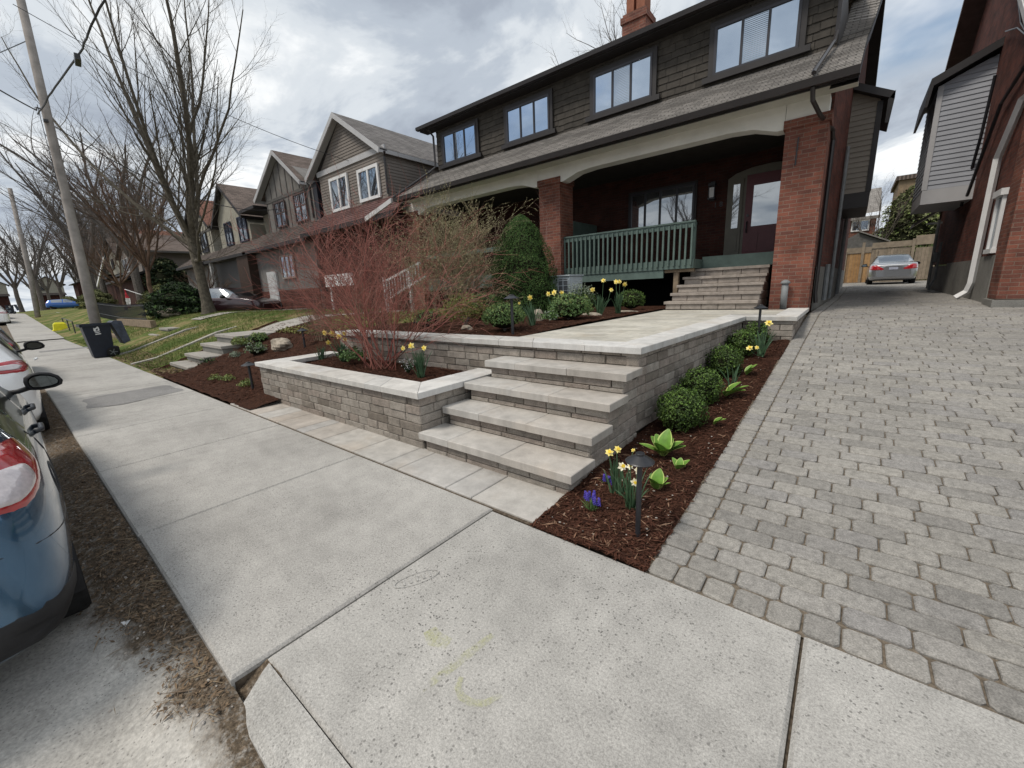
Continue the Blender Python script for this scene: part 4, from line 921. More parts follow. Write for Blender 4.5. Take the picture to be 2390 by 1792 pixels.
mb = MB(); mb.box(-21.2, -20.95, 12.5, 12.75, 7.3, 7.75); mb.build('roof_vent', M_trim, hB); mb = MB(); mb.tube([(-19.5, 9.9, 6.6), (-19.45, 9.95, 6.4), (-19.45, 9.95, 5.1)], .04, 6); mb.build('downspout', M_gutter, hB)
hC = nhouse('cream_house', 'cream stucco gabled house with navy paned windows and dark pillar porch', -32.3, -27.1, -29.95, 8.42, 6.25, 10, -31.9, -26.95, 4.9, M_cream, M_roofb, M_trim,
            [(-30.75, -29.65, 4.92, 6.27), (-28.52, -27.25, 4.92, 6.32)], (-32.1, -25.1), 4.08, 8.9, M_trim, M_roofp, wmat=simple('navy window frame', (.03, .035, .06), .5, .4), mun=3)  # near-black lower wall carries the shade of the porch interior
mb = MB(); mb.box(-26.95, -24.2, 10.8, 18, 4.4, 6.4); mb.build('side_wall', M_cream, hC)
mb = MB(); mb.box(-26.8, -25.2, 8.95, 9.55, 1.0, 3.98); mb.build('pillar', simple('dark brown pillar', (.05, .03, .022), .7, .3), hC)
mb = MB(); mb.box(-31.5, -31.3, 8.95, 9.1, 1, 3.98); mb.box(-31.3, -28.3, 8.95, 9.0, 1.9, 1.98); mb.box(-28.35, -28.25, 8.95, 9.05, 1, 1.98); mb.build('porch_rail', M_whited, hC)
mb = MB(); mb.box(-27.05, -25.0, 9.6, 18, 6.3, 6.45); mb.build('flat_roof', M_trim, hC)
mb = MB(); mb.box(-28.9, -28.65, 12.5, 12.75, 7.4, 7.8); mb.build('roof_vent', M_trim, hC)
hD = nhouse('slatted_house', 'pale house with rust red roof and vertical slatted band behind the maple', -39.6, -33.6, -36.6, 8.7, 6.5, 10.2, -38.9, -34.2, 4.9, M_cream, M_roofr, M_trim,
            [(-38.2, -36.9, 5.0, 6.3), (-36.4, -35.1, 5.0, 6.3)], (-39, -33), 4.1, 9, M_greyst, M_roofp, boards=True)
mb = MB(); mb.box(-41.0, -40.4, 11, 11.7, 5, 8.15); mb.build('chimney', M_brick, hD)
hE = nhouse('brown_roofed_house', 'low brown roofed house with white edged porch gable beyond the dark evergreen', -53.5, -44.5, -49.4, 7.75, 5.9, 8.2, -52.8, -45.3, 4.3, M_sidA, M_roofb, M_timber,
            [(-52, -49.8, 4.5, 5.7), (-48.6, -46.6, 4.5, 5.7)], (-53, -44.6), 3.7, 6.8, M_brickshade, M_roofp, wmat=M_whited, depth=12)
mb = MB(); mb.prism([(-53.5, 6.2, 3.35), (-46.5, 6.2, 5.35), (-46.5, 6.2, 5.52), (-53.5, 6.2, 3.55)], (0, .08, 0)); mb.build('white_rake', M_white, hE)
nhouse('stucco_house', 'grey gabled house mostly hidden by bare branches beyond the brown roofed one', -64, -57, -60.5, 9.6, 7.4, 10.4, -63.4, -57.6, 5.2, M_greyst, M_roofr, M_trim, [(-62, -60.7, 6, 7.2), (-60, -58.8, 6, 7.2)], (-63.5, -57.5), 4.9, 9, M_brickshade, M_roofp)
far_ = nhouse('cream_house', 'pale gabled house farthest down the street behind bare trees', -75, -68, -71.5, 9.9, 7.7, 10.4, -74.4, -68.6, 5.5, M_cream, M_roofb, M_trim, [(-73, -71.7, 6.2, 7.4)], (-74.5, -68.5), 5.0, 9, M_brickshade, M_roofp)
for k, (x, y, z, rz, lb) in enumerate(((-92, 10.4, 2, 0, 'pale gabled house beyond the blue car, right of it'), (-112, 11, 2, 0, 'pale gabled house near the far bend'), (-168, 10, 1.5, 90, 'pale gabled house closing the far end of the street, right one'), (-168, 0, 1.5, 90, 'pale gabled house closing the far end of the street, middle one'), (-168, -11, 1.5, 90, 'pale gabled house closing the far end of the street, left one'))):
    c = copy_tree(far_); c.location = (x, y, z); c.rotation_euler = (0, 0, R(rz)); c['label'] = lb
# ============================================================ RIGHT-HAND HOUSE
RH = thing('brick_house', 'dark brick house right of the driveway with blue grey sided bay and white downspout', 'house', (2.5, 12, .9))
mb = MB(); g = [(11.25, 1.70), (19.2, 1.70), (19.2, 7.1), (16.4, 9.2), (11.25, 5.05)]
mb.prism([(1.95, y, z) for y, z in g][::-1], (3, 0, 0)); mb.build('side_wall', M_bricks, RH)
mb = MB(); mb.box(1.92, 4.5, 11.2, 12.95, .6, 1.74); mb.box(1.93, 4.5, 12.96, 16.1, .6, 1.70); mb.box(1.97, 4.5, 16.11, 19.3, .6, 1.66); mb.build('foundation', M_found, RH)
mb = MB(); mb.box(1.93, 2.6, 10.6, 11.18, 1.0, 4.4); mb.box(2.6, 5, 10.9, 11.18, 1, 4.4); pr_ = mb.build('pillar', M_brick, RH)
mb = MB(); mb.box(1.88, 2.75, 10.52, 11.19, .6, .99); mb.build('plinth', M_found, pr_)
mb = MB(); courses(mb, (5.2, 10.2, 4.35), (1.82, 10.2, 4.35), (1.82, 16.4, 9.3), (5.2, 16.4, 9.3), 40, .014); mb.quad((5.2, 16.4, 9.3), (1.82, 16.4, 9.3), (1.82, 20.2, 6.9), (5.2, 20.2, 6.9)); rr = mb.build('roof', M_roof, RH)
mb = MB()
for a, b in (((1.80, 10.2, 4.34), (1.80, 16.4, 9.29)),):
    a, b = Vector(a), Vector(b); mb.prism([a, b, b+Vector((0, 0, -.14)), a+Vector((0, 0, -.14))], (.06, 0, 0))
mb.build('rake_board', M_whited, rr)
mb = MB(); M_bsoff = simple('brown soffit', (.10, .065, .055), .7, .3)
a, b = Vector((1.52, 16.4, 9.29)), Vector((1.52, 20.2, 6.88)); mb.prism([a, b, b+Vector((0, 0, -.16)), a+Vector((0, 0, -.16))], (.45, 0, 0)); mb.build('rake_soffit', M_bsoff, rr)
rb = bay(RH, 1.10, 1.95, 14.5, 16.6, 3.40, 5.62, 5.98, M_sidR, M_fasc, -1, 3.08)
mb = MB(); mb.prism([(.98, 14.3, 5.60), (1.96, 14.3, 6.06), (1.96, 14.3, 6.22), (.93, 14.3, 5.75)], (0, 2.4, 0)); mb.prism([(.93, 14.3, 5.75), (.98, 14.3, 5.60), (.93, 14.3, 5.18), (.88, 14.3, 5.18)], (0, 2.3, 0)); mb.build('bay_roof', M_trim, rb)
mb = MB(); mb.tube([(2.0, 10.9, 4.3), (1.90, 11.4, 4.25), (1.87, 12.2, 3.5), (1.87, 12.3, 1.25), (1.84, 12.35, 1.08), (1.70, 12.35, .96)], .058, 4); mb.build('downspout', M_white, RH)
mb = MB(); mb.tube([(1.90, 11.2, 4.9), (1.88, 12.9, 4.6), (1.85, 14.4, 3.15)], .03, 6); mb.tube([(1.86, 13.9, 5.4), (1.86, 14.2, 4.3), (1.85, 14.9, 3.0)], .03, 6)
for k in range(3): mb.tube([(1.9, 13+k*.5, 7-k*.4), (1.88, 12.4+k*.2, 5.8), (1.86, 11.6, 5.2)], .014, 5)
mb.build('service_cable', M_black, RH)
mb = MB(); mb.box(1.88, 1.95, 11.35, 11.9, 1.78, 1.86); mb.box(1.90, 1.95, 11.38, 11.44, 1.86, 2.75); mb.box(1.90, 1.95, 11.80, 11.86, 1.86, 2.75); mb.box(1.86, 1.95, 11.34, 11.92, 2.75, 2.86); wf = mb.build('window', M_white, RH)
mb = MB(); mb.quad((1.935, 11.44, 1.86), (1.935, 11.80, 1.86), (1.935, 11.80, 2.75), (1.935, 11.44, 2.75)); mb.build('pane', M_glassN, wf)
mb = MB(); mb.tube([(1.88, 17.2, 2.3), (1.88, 17.2, 1.3), (1.80, 17.25, 1.1), (1.80, 17.3, .98)], .03, 6); mb.tube([(1.86, 18.2, 3.0), (1.86, 18.2, 1.0)], .04, 6); mb.lathe((1.80, 17.2, 1.9), [(.02, -.14), (.07, -.1), (.08, 0), (.07, .1), (.02, .14)], 10); mb.box(1.6, 1.95, 18.3, 18.36, 2.9, 2.95); mb.build('gas_meter', M_pvc, RH)
mb = MB(); mb.prism([(1.35, 18.6, 3.0), (1.95, 18.6, 3.45), (1.95, 18.6, 3.36), (1.35, 18.6, 2.92)], (0, 1.2, 0)); mb.build('door_canopy', M_trim, RH)
# ============================================================ BEHIND: fence, garage house, shed
def g2(x, y): return 1.03
fe = thing('cedar_fence', 'tall cedar board fence with a gate closing off the end of the driveway', 'fence', (1.5, 33, 1.0))
def boards(name, x0, x1, z0, z1, m, fe, ya, yb):
    mb = MB(); x = x0
    while x < x1-.02:
        w_ = min(.14, x1-x); t = (x+1.2)/5.0; y = ya+(yb-ya)*t; mb.box(x+.004, x+w_-.004, y, y+.02, z0+rng.uniform(0, .01), z1); x += .14
    return mb.build(name, m, fe)
boards('fence_panel', -1.2, .75, 1.06, 2.75, M_cedar, fe, 33, 33); boards('fence_panel', .75, 2.45, 1.06, 2.95, M_cedarg, fe, 33, 33)
boards('gate', 2.62, 3.35, 1.1, 2.85, M_cedarg, fe, 33, 33)
mb = MB()
for x in (.3, 2.45, 3.36): mb = MB(); mb.box(x, x+.13, 32.9, 33.03, 1.0, 3.35); mb.build('fence_post', M_cedarg, fe)
for x in (-.45, .95): mb = MB(); mb.box(x, x+.09, 32.93, 33.0, 1.0, 2.9); mb.build('fence_post', M_cedarg, fe)
mb = MB(); mb.box(-1.2, .75, 32.95, 33.03, 2.77, 3.08); mb.box(.75, 2.45, 32.95, 33.03, 2.97, 3.28); mb.box(2.58, 3.36, 32.95, 33.03, 3.0, 3.5); mb.box(-1.2, 3.4, 32.93, 33.05, 1.0, 1.055); mb.build('fence_rail', M_cedarg, fe)
bh = thing('brick_house', 'small distant brick house with grey roof and white window behind the fence', 'house', (0, 40, 1))
mb = MB(); mb.box(-3.5, .93, 40, 46, 1, 5.45); mb.build('wall', M_brick, bh); mb = MB(); mb.quad((-3.7, 39.7, 5.4), (1.1, 39.7, 5.75), (1.05, 44, 7.9), (-3.7, 44, 7.9)); mb.box(-3.7, 1.1, 39.68, 39.76, 5.3, 5.5); mb.build('roof', M_roof, bh)
window(bh, -.42, .58, 4.55, 5.3, 39.98, 2, M_white, M_glassN, .08)
sh = thing('garden_shed', 'grey gabled shed roof showing above the cedar fence', 'shed', (0, 36, 1))
mb = MB(); mb.prism([(-.9, 36, 1), (1.5, 36, 1), (1.5, 36, 3.45), (.05, 36, 4.15), (-.9, 36, 3.6)], (0, 2.5, 0)); mb.build('wall', M_timber, sh); mb = MB(); mb.prism([(1.65, 35.8, 3.42), (.05, 35.8, 4.2), (.05, 35.8, 4.28), (1.65, 35.8, 3.50)], (0, 2.9, 0)); mb.build('roof', M_roof, sh)
mb = MB(); sheet(mb, -60, -1.0, 24, 90, 4, 4, lambda x, y: .98); sheet(mb, 3.2, 60, 12, 90, 4, 4, lambda x, y: .96); sheet(mb, -1.0, 3.4, 33.2, 90, 2, 4, lambda x, y: 1.0); sheet(mb, 3.95, 40, 1.93, 12, 4, 4, lambda x, y: dz(y)-.01); struct('back_garden', mb, M_lawn)
bk = thing('townhouse', 'tan rendered house glimpsed behind the olive evergreen at the end of the driveway', 'house', (3, 44, 1)); mb = MB(); mb.box(2.0, 6.5, 44, 50, 1, 8.2); mb.build('wall', simple('tan render', (.24, .18, .12), .9, .1), bk); mb = MB(); mb.box(1.8, 6.7, 43.8, 50, 8.2, 8.5); mb.build('roof', M_roofb, bk)
# ============================================================ PLANTS
def rvec(r_=1.0):
    while True:
        v = Vector((U(-1, 1), U(-1, 1), U(-1, 1)))
        if .05 < v.length < 1: return v.normalized()*r_
def bumpk(d, ph, am):
    a = math.atan2(d.y, d.x); t = math.acos(max(-1, min(1, d.z)))
    return 1+am*(math.sin(3*a+ph)*.45+math.sin(5*a-ph+3*t)*.35+math.sin(7*t+2*ph+2*a)*.35+math.sin(11*a+5*t)*.2)
def shrub(name, label, cat, c, rx, ry, rz, n, sz, mats, group=None, tip=.25, am=.10, core=True, low=-.55, sprig=3, loose=.0, stems=True, depth=.28, asp=.55):
    """rounded leafy shrub sitting on the ground at c: leaves in sprigs through an uneven shell"""
    t = thing(name, label, cat, c, group); mb = MB(); ph = U(0, 6); zc = rz*.92
    for i in range(n):
        d = rvec()
        if d.z < low: continue
        k = bumpk(d, ph, am)*(1-depth*rng.random()**1.6)+(loose*rng.random() if rng.random() < .2 else 0)
        p = Vector((c[0]+d.x*rx*k, c[1]+d.y*ry*k, c[2]+zc+d.z*rz*k*.95))
        if p.z < c[2]+.01: continue
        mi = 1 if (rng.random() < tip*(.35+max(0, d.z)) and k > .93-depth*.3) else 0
        for s_ in range(sprig):
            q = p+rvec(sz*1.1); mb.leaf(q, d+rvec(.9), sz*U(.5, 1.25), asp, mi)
    mb.build('foliage', list(mats), t)
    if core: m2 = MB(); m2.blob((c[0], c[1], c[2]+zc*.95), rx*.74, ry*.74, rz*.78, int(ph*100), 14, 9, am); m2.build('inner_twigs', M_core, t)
    if stems:
        m3 = MB()
        for i in range(5):
            a = U(0, 6.28); m3.tube([(c[0], c[1], c[2]-.03), (c[0]+math.cos(a)*rx*.25, c[1]+math.sin(a)*ry*.25, c[2]+rz*.5)], .012, 4)
        m3.build('stem', M_barkd, t)
    return t
BX = [(-1.14, 3.92, .225, .215), (-1.15, 4.60, .21, .215), (-1.13, 5.60, .205, .21), (-1.10, 6.50, .20, .205), (-1.02, 7.08, .175, .19)]
BL = ['boxwood bush nearest the sidewalk in the row along the block wall', 'second boxwood bush back from the sidewalk with lime hosta leaves at its side',
      'middle boxwood bush of the five with a sprawling daffodil at its foot', 'fourth boxwood bush with a pale flower at its right side', 'boxwood bush farthest back, in the wall corner below the small lamp']
for i, ((x, y, r_, h), lb) in enumerate(zip(BX, BL)):
    shrub('boxwood', lb, 'shrub', (x, y, side_z(x, y)), r_, r_, h, (2600, 2100, 1600, 1300, 1000)[i], .0115+.001*i, (M_box, M_boxt), 'boxwoods along the walkway wall', .32, .15, low=-.8, depth=.36, loose=.05)
# upper bed shrubs
shrub('round_shrub', 'bright green rounded shrub beside the black path light above the wall', 'shrub', (-3.75, 4.46, .96), .31, .29, .20, 1300, .015, (M_grn, M_lime), None, .5, .10)
shrub('spruce_shrub', 'pale green dwarf conifer with upright tufts near the daffodils', 'shrub', (-3.72, 6.17, .97), .36, .34, .22, 1300, .020, (M_grn, M_lime), None, .5, .22, loose=.15)
shrub('yellow_shrub', 'yellow green twiggy low shrub behind the wall under the red twigs', 'shrub', (-4.75, 4.66, .96), .36, .34, .28, 1100, .016, (M_yel, M_lime), None, .35, .22, core=False, loose=.2, depth=.6)
shrub('dark_boxwood', 'dark green boxwood behind the yellow green shrub', 'shrub', (-5.35, 5.75, .97), .42, .40, .27, 1300, .016, (M_box, M_grn), None, .3, .1)
shrub('low_green_shrub', 'small green mound at the back edge of the wall behind the red twigs', 'shrub', (-5.62, 4.66, .96), .25, .25, .15, 500, .016, (M_grn, M_yel), None, .4, .2, depth=.5)
shrub('box_ball', 'small round boxwood beside the dark opening under the porch', 'shrub', (-3.70, 8.75, .97), .30, .30, .23, 800, .018, (M_box, M_boxt), None, .25, .08)
shrub('variegated_shrub', 'speckled grey green shrub in front of the air conditioner', 'shrub', (-4.42, 7.8, .97), .34, .32, .33, 1100, .017, (M_box, M_sage), None, .9, .18, core=False, loose=.15, depth=.7)
shrub('low_hedge_plant', 'low trailing green perennial behind the long front wall', 'shrub', (-6.35, 4.9, .97), .7, .4, .13, 500, .018, (M_yel, M_grn), None, .4, .2, core=False, depth=.7)
# dwarf conifer, a dense cone
def cone(name, label, c, r_, h, n, mats):
    t = thing(name, label, 'conifer', c); mb = MB()
    def rad(u): return r_*(1-u**2.3)**.66*(.86+.14*min(1, u*6))
    for i in range(n):
        u = rng.random()**1.25; a = U(0, 6.283)
        k = 1+.06*math.sin(5*a+9*u)+.05*math.sin(9*a-21*u)+.05*math.sin(3*a+31*u)
        rr_ = rad(u)*k*(1-.14*rng.random()**2); p = Vector((c[0]+rr_*math.cos(a), c[1]+rr_*math.sin(a), c[2]+h*u)); d = Vector((math.cos(a), math.sin(a), .5))
        mi = 1 if rng.random() < .12+.25*(k-1)*6 else 0
        for s_ in range(2): mb.leaf(p+rvec(.02), d+rvec(.8), .017*U(.6, 1.2), .5, mi)
    mb.build('foliage', mats, t)
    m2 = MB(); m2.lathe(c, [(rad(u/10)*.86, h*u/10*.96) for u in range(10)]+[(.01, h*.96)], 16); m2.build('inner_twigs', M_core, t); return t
cone('dwarf_spruce', 'dense dark green conical spruce beside the porch pillar', (-5.80, 7.6, .97), .80, 2.12, 17000, [M_con, M_box])
# --- twiggy shrubs and trees
def grow(mb, p, d, L, r_, lvl, P, bud=None):
    """recursive bare branch; P[lvl] = (segments, wander, up, children, child length, child angle, child radius)"""
    ns, wa, up, nc, cl_, ca, crr = P[lvl]; pts = [Vector(p)]; rad = [r_]; d = Vector(d).normalized(); q = Vector(p)
    end = .25 if lvl < len(P)-1 else .35
    for i in range(ns):
        d = (d+rvec(wa)+Vector((0, 0, up))).normalized(); q = q+d*(L/ns); pts.append(q.copy()); rad.append(r_*(1-(1-end)*(i+1)/ns))
    mb.tube(pts, rad, 7 if r_ > .07 else 5 if r_ > .022 else 3, 0, False)
    if bud and lvl == len(P)-1: bud(pts)
    if lvl < len(P)-1:
        for k in range(nc):
            t = (k+rng.random()*.9+.25)/nc*.92+.06 if lvl else .22+.75*(k+rng.random())/nc
            t = min(t, .99); j = min(int(t*ns), ns-1); fr_ = t*ns-j; pp = pts[j].lerp(pts[j+1], fr_); dd = (pts[j+1]-pts[j]).normalized()
            ax_ = dd.cross(rvec()).normalized(); an = R(ca)*U(.7, 1.25); nd = dd*math.cos(an)+ax_*math.sin(an)
            grow(mb, pp, nd, L*cl_*U(.65, 1.2)*(1-.35*t), max(rad[j]*crr, .0022), lvl+1, P, bud)
# red twig dogwood in the planter
rt = thing('red_twig_shrub', 'large leafless red stemmed dogwood spreading out of the low planter', 'shrub', (-4.98, 3.2, .52)); mb = MB(); ms = MB()
P = [(8, .13, .010, 13, .50, 42, .5), (5, .15, .03, 7, .52, 44, .6), (4, .18, .03, 0, 0, 0, 0)]
for i in range(34):
    a = i*2.4+U(-.4, .4) if i % 3 else rng.choice((0, math.pi))+U(-.5, .5); q = .12+1.02*(i/34)**.75+U(-.08, .08); s_ = Vector((-4.98+U(-.33, .33), 3.2+U(-.14, .14), .50))
    dx = math.cos(a)*math.sin(q); dy = math.sin(a)*math.sin(q)*.6; d = Vector((dx, dy, math.cos(q)+.12))
    grow(mb, s_, d, U(1.6, 2.25), U(.006, .012), 0, P)
mb.build('stems', M_redt, rt)
# pale budding shrub behind it
def budder(mb, sz, m_i=0):
    def f_(pts):
        for a, b in zip(pts, pts[1:]):
            for k in range(3): mb.leaf(a.lerp(b, rng.random())+rvec(.008), rvec(), sz*U(.6, 1.2), .6, m_i)
    return f_
vb = thing('budding_shrub', 'broad leafless shrub with tiny yellow green buds behind the red twig shrub', 'shrub', (-6.2, 6.3, .97)); mb = MB(); m2 = MB()
P = [(6, .13, .03, 9, .5, 40, .5), (5, .16, .04, 7, .5, 44, .6), (3, .18, .03, 0, 0, 0, 0)]
for i in range(54):
    a = U(0, 6.283); q = min(abs(rng.gauss(0, .6)), 1.15); d = Vector((math.cos(a)*math.sin(q), math.sin(a)*math.sin(q)*.8, math.cos(q)))
    grow(mb, (-6.6+U(-.4, .3), 6.3+U(-.3, .3), .95), d, U(1.5, 2.1)*(.72 if d.x > .25 else 1.08), U(.008, .013), 0, P, budder(m2, .0125))
mb.build('stems', M_tan, vb); m2.build('buds', M_vbud, vb)
pv = thing('purple_twig_shrub', 'thin purplish bare shrub climbing against the centre brick pillar', 'shrub', (-7.0, 8.8, .97)); mb = MB()
P = [(6, .12, .08, 7, .45, 32, .5), (4, .16, .05, 4, .5, 40, .6), (3, .15, .03, 0, 0, 0, 0)]
for i in range(20):
    a = U(0, 6.283); q = abs(rng.gauss(0, .35)); grow(mb, (-7.5+U(0, 1.45), 8.8+U(-.2, .2), .95), (math.cos(a)*math.sin(q), math.sin(a)*math.sin(q), math.cos(q)), U(1.6, 2.35), .009, 0, P)
mb.build('stems', simple('purple twig', (.24, .15, .13), .8, .2), pv)
for k, (x, y, lb, n, L) in enumerate(((-8.5, 4.2, 'dry tan twiggy clump at the top of the mulched slope', 26, .55), (-9.7, 4.7, 'thin brown twiggy shrub beside the garden steps', 20, .75), (-7.6, 5.0, 'brown low twiggy shrub behind the end of the long wall', 30, .6), (-10.6, 6.4, 'sparse tan twigs standing on the lawn edge', 16, .9), (-9.0, 6.8, 'loose brown twiggy bush in front of the white board sign', 26, .8))):
    z = lz(x, y)+.02; t = thing('twiggy_clump', lb, 'shrub', (x, y, z), 'dry twiggy clumps beside the slope bed'); mb = MB()
    for i in range(int(n*1.7)):
        a = U(0, 6.283); q = abs(rng.gauss(0, .5)); grow(mb, (x+U(-.2, .2), y+U(-.15, .15), z-.02), (math.cos(a)*math.sin(q), math.sin(a)*math.sin(q), math.cos(q)), L*U(.6, 1.2), .007, 0, [(5, .14, .05, 5, .5, 34, .55), (4, .16, .04, 2, .5, 40, .6), (3, .15, .03, 0, 0, 0, 0)])
    mb.build('stems', M_tan if k in (0, 3) else M_bud, t)
# --- bulbs and perennials
def daffodil(label, c, n, h, spread, flowers, mp, group='daffodil clumps'):
    t = thing('daffodil_clump', label, 'daffodils', c, group); mb = MB()
    for i in range(n):
        a = U(0, 6.283); q = abs(rng.gauss(0, spread)); d = Vector((math.cos(a)*math.sin(q), math.sin(a)*math.sin(q), math.cos(q))); p = Vector((c[0]+U(-.035, .035), c[1]+U(-.035, .035), c[2]-.01))
        L = h*U(.7, 1.1); wv = U(.0055, .009)*h/.3; sd = d.cross(rvec()).normalized()*wv; pts = []
        for k in range(6):
            tt = k/5; w_ = (1-tt**3*.85); pts += [p-sd*w_, p+sd*w_]; p = p+d*(L/5); d = (d+Vector((d.x, d.y, -.25))*.10*k).normalized()
        mb.add(pts, [(2*k, 2*k+1, 2*k+3, 2*k+2) for k in range(5)])
    mb.build('leaves', M_daf, t)
    for (fx, fy, fz, fr) in flowers:
        mb = MB(); base = Vector((c[0]+fx*.2, c[1]+fy*.2, c[2])); top = Vector((c[0]+fx, c[1]+fy, c[2]+fz)); mb.tube([base, base.lerp(top, .5)+Vector((fx*.1, fy*.1, 0)), top], .0035, 5, 2)
        ax_ = (Vector((0.15-c[0], -c[1], 1.45-top.z)).normalized()+rvec(.55)+Vector((0, 0, .15))).normalized(); a = ax_.orthogonal().normalized(); b = ax_.cross(a); o_ = top+ax_*.012
        for k in range(6):
            g_ = k*math.pi/3+U(-.1, .1); u_ = a*math.cos(g_)+b*math.sin(g_); v_ = ax_.cross(u_); r2 = fr*U(.9, 1.1)
            mb.add([o_, o_+u_*r2*.55+v_*r2*.33+ax_*.003, o_+u_*r2+ax_*r2*U(-.1, .2), o_+u_*r2*.55-v_*r2*.33+ax_*.003], [(0, 1, 2, 3)], 0)
        mb.lathe(o_, [(fr*.16, 0), (fr*.24, fr*.25), (fr*.30, fr*.5), (fr*.36, fr*.58)], 9, ax_, 1)
        mb.build('flower', [mp, M_cor, M_daf], t)
    return t
daffodil('pale yellow daffodils in bloom behind the nearest black path light', (-.985, 2.42, .03), 34, .27, .26, [(-.075, -.02, .29, .036), (-.03, .02, .285, .026), (.035, -.02, .30, .034), (.03, -.06, .23, .030), (-.02, .0, .33, .02)], M_petw)
daffodil('yellow daffodils beside the lowest stone step at the front of the side bed', (-1.15, 2.55, .04), 30, .27, .22, [(-.06, -.02, .30, .034), (-.02, .02, .32, .032), (.10, .02, .34, .016)], M_pet)
daffodil('daffodil clump with one yellow bloom leaning right by the fourth boxwood', (-.83, 6.30, .50), 26, .36, .42, [(.03, .1, .42, .055), (-.10, -.30, .13, .045), (-.02, -.32, .15, .03)], M_pet)
daffodil('sprawling daffodil leaves without blooms between two boxwoods', (-.90, 4.98, .33), 12, .30, .5, [], M_pet)
daffodil('tall daffodils with pale double blooms at the left of the planter', (-6.15, 3.30, .52), 50, .34, .34, [(-.36, -.05, .44, .05), (-.24, 0, .42, .065), (-.10, .04, .37, .055), (.05, .04, .33, .04), (.15, 0, .44, .04), (-.27, -.06, .29, .045)], M_pet)
daffodil('three bloomed daffodil clump at the right end of the planter', (-3.95, 3.08, .52), 48, .34, .24, [(-.24, -.04, .34, .034), (-.13, 0, .37, .045), (.08, .02, .35, .038)], M_pet)
daffodil('daffodil clump right of the black path light above the wall', (-3.62, 4.95, .96), 44, .36, .24, [(-.05, .02, .42, .05), (-.22, -.02, .34, .025)], M_pet)
daffodil('daffodils with two paired blooms in front of the dwarf spruce', (-3.95, 6.05, .96), 46, .38, .22, [(-.05, .1, .46, .055), (-.12, .0, .44, .05), (.14, .05, .46, .05)], M_pet)
daffodil('left daffodil clump below the green deck in the upper bed', (-3.62, 7.1, .97), 50, .36, .26, [(-.15, 0, .47, .055), (.05, .05, .62, .05), (.20, .05, .45, .045)], M_pet)
daffodil('right daffodil clump below the green deck in the upper bed', (-3.50, 7.65, .97), 50, .40, .26, [(-.10, .1, .60, .055), (-.02, .1, .60, .045), (.10, .05, .55, .055), (-.05, 0, .58, .04)], M_pet)
daffodil('leafy daffodil tuft without blooms at the left end of the planter', (-6.86+.22, 3.2, .52), 40, .24, .36, [], M_pet)
for i, (x, y, z, lb, n, sz, mt) in enumerate(((-5.72, 3.22, .52, 'low ferny green perennial beside the planter daffodils', 420, .026, (M_grn, M_box)), (-3.7, 5.5, .97, 'small pale green leafy perennial between stone and dwarf conifer', 240, .026, (M_grn, M_sage)),
        (-9.9, 3.38, lz(-9.9, 3.38), 'silver green mound of a perennial by the rock on the slope', 420, .024, (M_sage, M_grn)), (-11.0, 3.85, lz(-11, 3.85), 'bright green rounded perennial at the top of the stone steps', 460, .026, (M_grn, M_lime)),
        (-11.35, 3.55, lz(-11.35, 3.55), 'yellow green low perennial beside the top stone step', 420, .026, (M_lime, M_yel)), (-7.85, 2.42, lz(-7.8, 2.4), 'small yellow green perennial in front of the slope path light', 200, .018, (M_lime, M_yel)),
        (-9.2, 2.35, lz(-9.1, 2.3), 'yellowish low perennial at the front of the slope bed', 160, .018, (M_lime, M_yel)), (-8.75, 2.42, lz(-8.75, 2.4), 'lime tinted low perennial next to its twin on the slope bed', 160, .018, (M_lime, M_yel)),
        (-10.55, 3.15, lz(-10.5, 3.1), 'whitish low sprig beside the grey steps', 160, .022, (M_sage, M_sage)), (-10.9, 2.7, lz(-10.9, 2.7), 'dark green low sprig at the foot of the grey steps', 130, .022, (M_yew, M_grn)))):
    r_ = (.22, .17, .26, .24, .24, .14, .14, .14, .15, .18)[i]
    shrub('perennial', lb, 'perennial', (x, y, z), r_, r_*.8, r_*.55, n, sz, mt, 'low perennials in the beds', .5, .2, core=i in (2, 3), low=-.3, sprig=2, stems=False, depth=.6)
def hosta(label, c, leaves):
    leaves = [(a+U(-12, 12), q*U(.8, 1.2), L*U(.85, 1.12), wd*U(.95, 1.25)) for a, q, L, wd in leaves]
    t = thing('hosta', label, 'hosta', c, 'lime green hostas in the side bed')
    for (a, q, L, wd) in leaves:
        mb = MB(); wd *= 1.25; q *= .85; a = R(a); d = Vector((math.cos(a)*math.sin(q), math.sin(a)*math.sin(q), math.cos(q))); sd = Vector((-math.sin(a), math.cos(a), 0)); p = Vector(c)+Vector((math.cos(a), math.sin(a), 0))*.012
        rows = []
        for k in range(9):
            tt = k/8; w_ = wd*max(.02, math.sin(math.pi*min(1, tt*.92+.06))**.8)*(1-.15*tt); nn = d.cross(sd).normalized()
            cup = .45*(1-tt*.7)
            rows.append([p+sd*w_*s_+nn*(-1 if nn.z < 0 else 1)*w_*abs(s_)*cup for s_ in (-1, -.8, -.4, 0, .4, .8, 1)]); p = p+d*(L/8); d = (d+Vector((math.cos(a)*.5, math.sin(a)*.5, -.22))*.13).normalized()
        vs = [q_ for r_ in rows for q_ in r_]; fs0 = [(k*7+j, k*7+j+1, k*7+j+8, k*7+j+7) for k in range(8) for j in range(1, 5)]; fs1 = [(k*7+j, k*7+j+1, k*7+j+8, k*7+j+7) for k in range(8) for j in (0, 5)]
        b0 = len(mb.v); mb.v.extend([tuple(x_) for x_ in vs]); mb.f.extend(fs0+fs1); mb.m.extend([0]*len(fs0)+[1]*len(fs1)); mb.build('leaf', [M_hos, M_hosm], t, True)
    return t
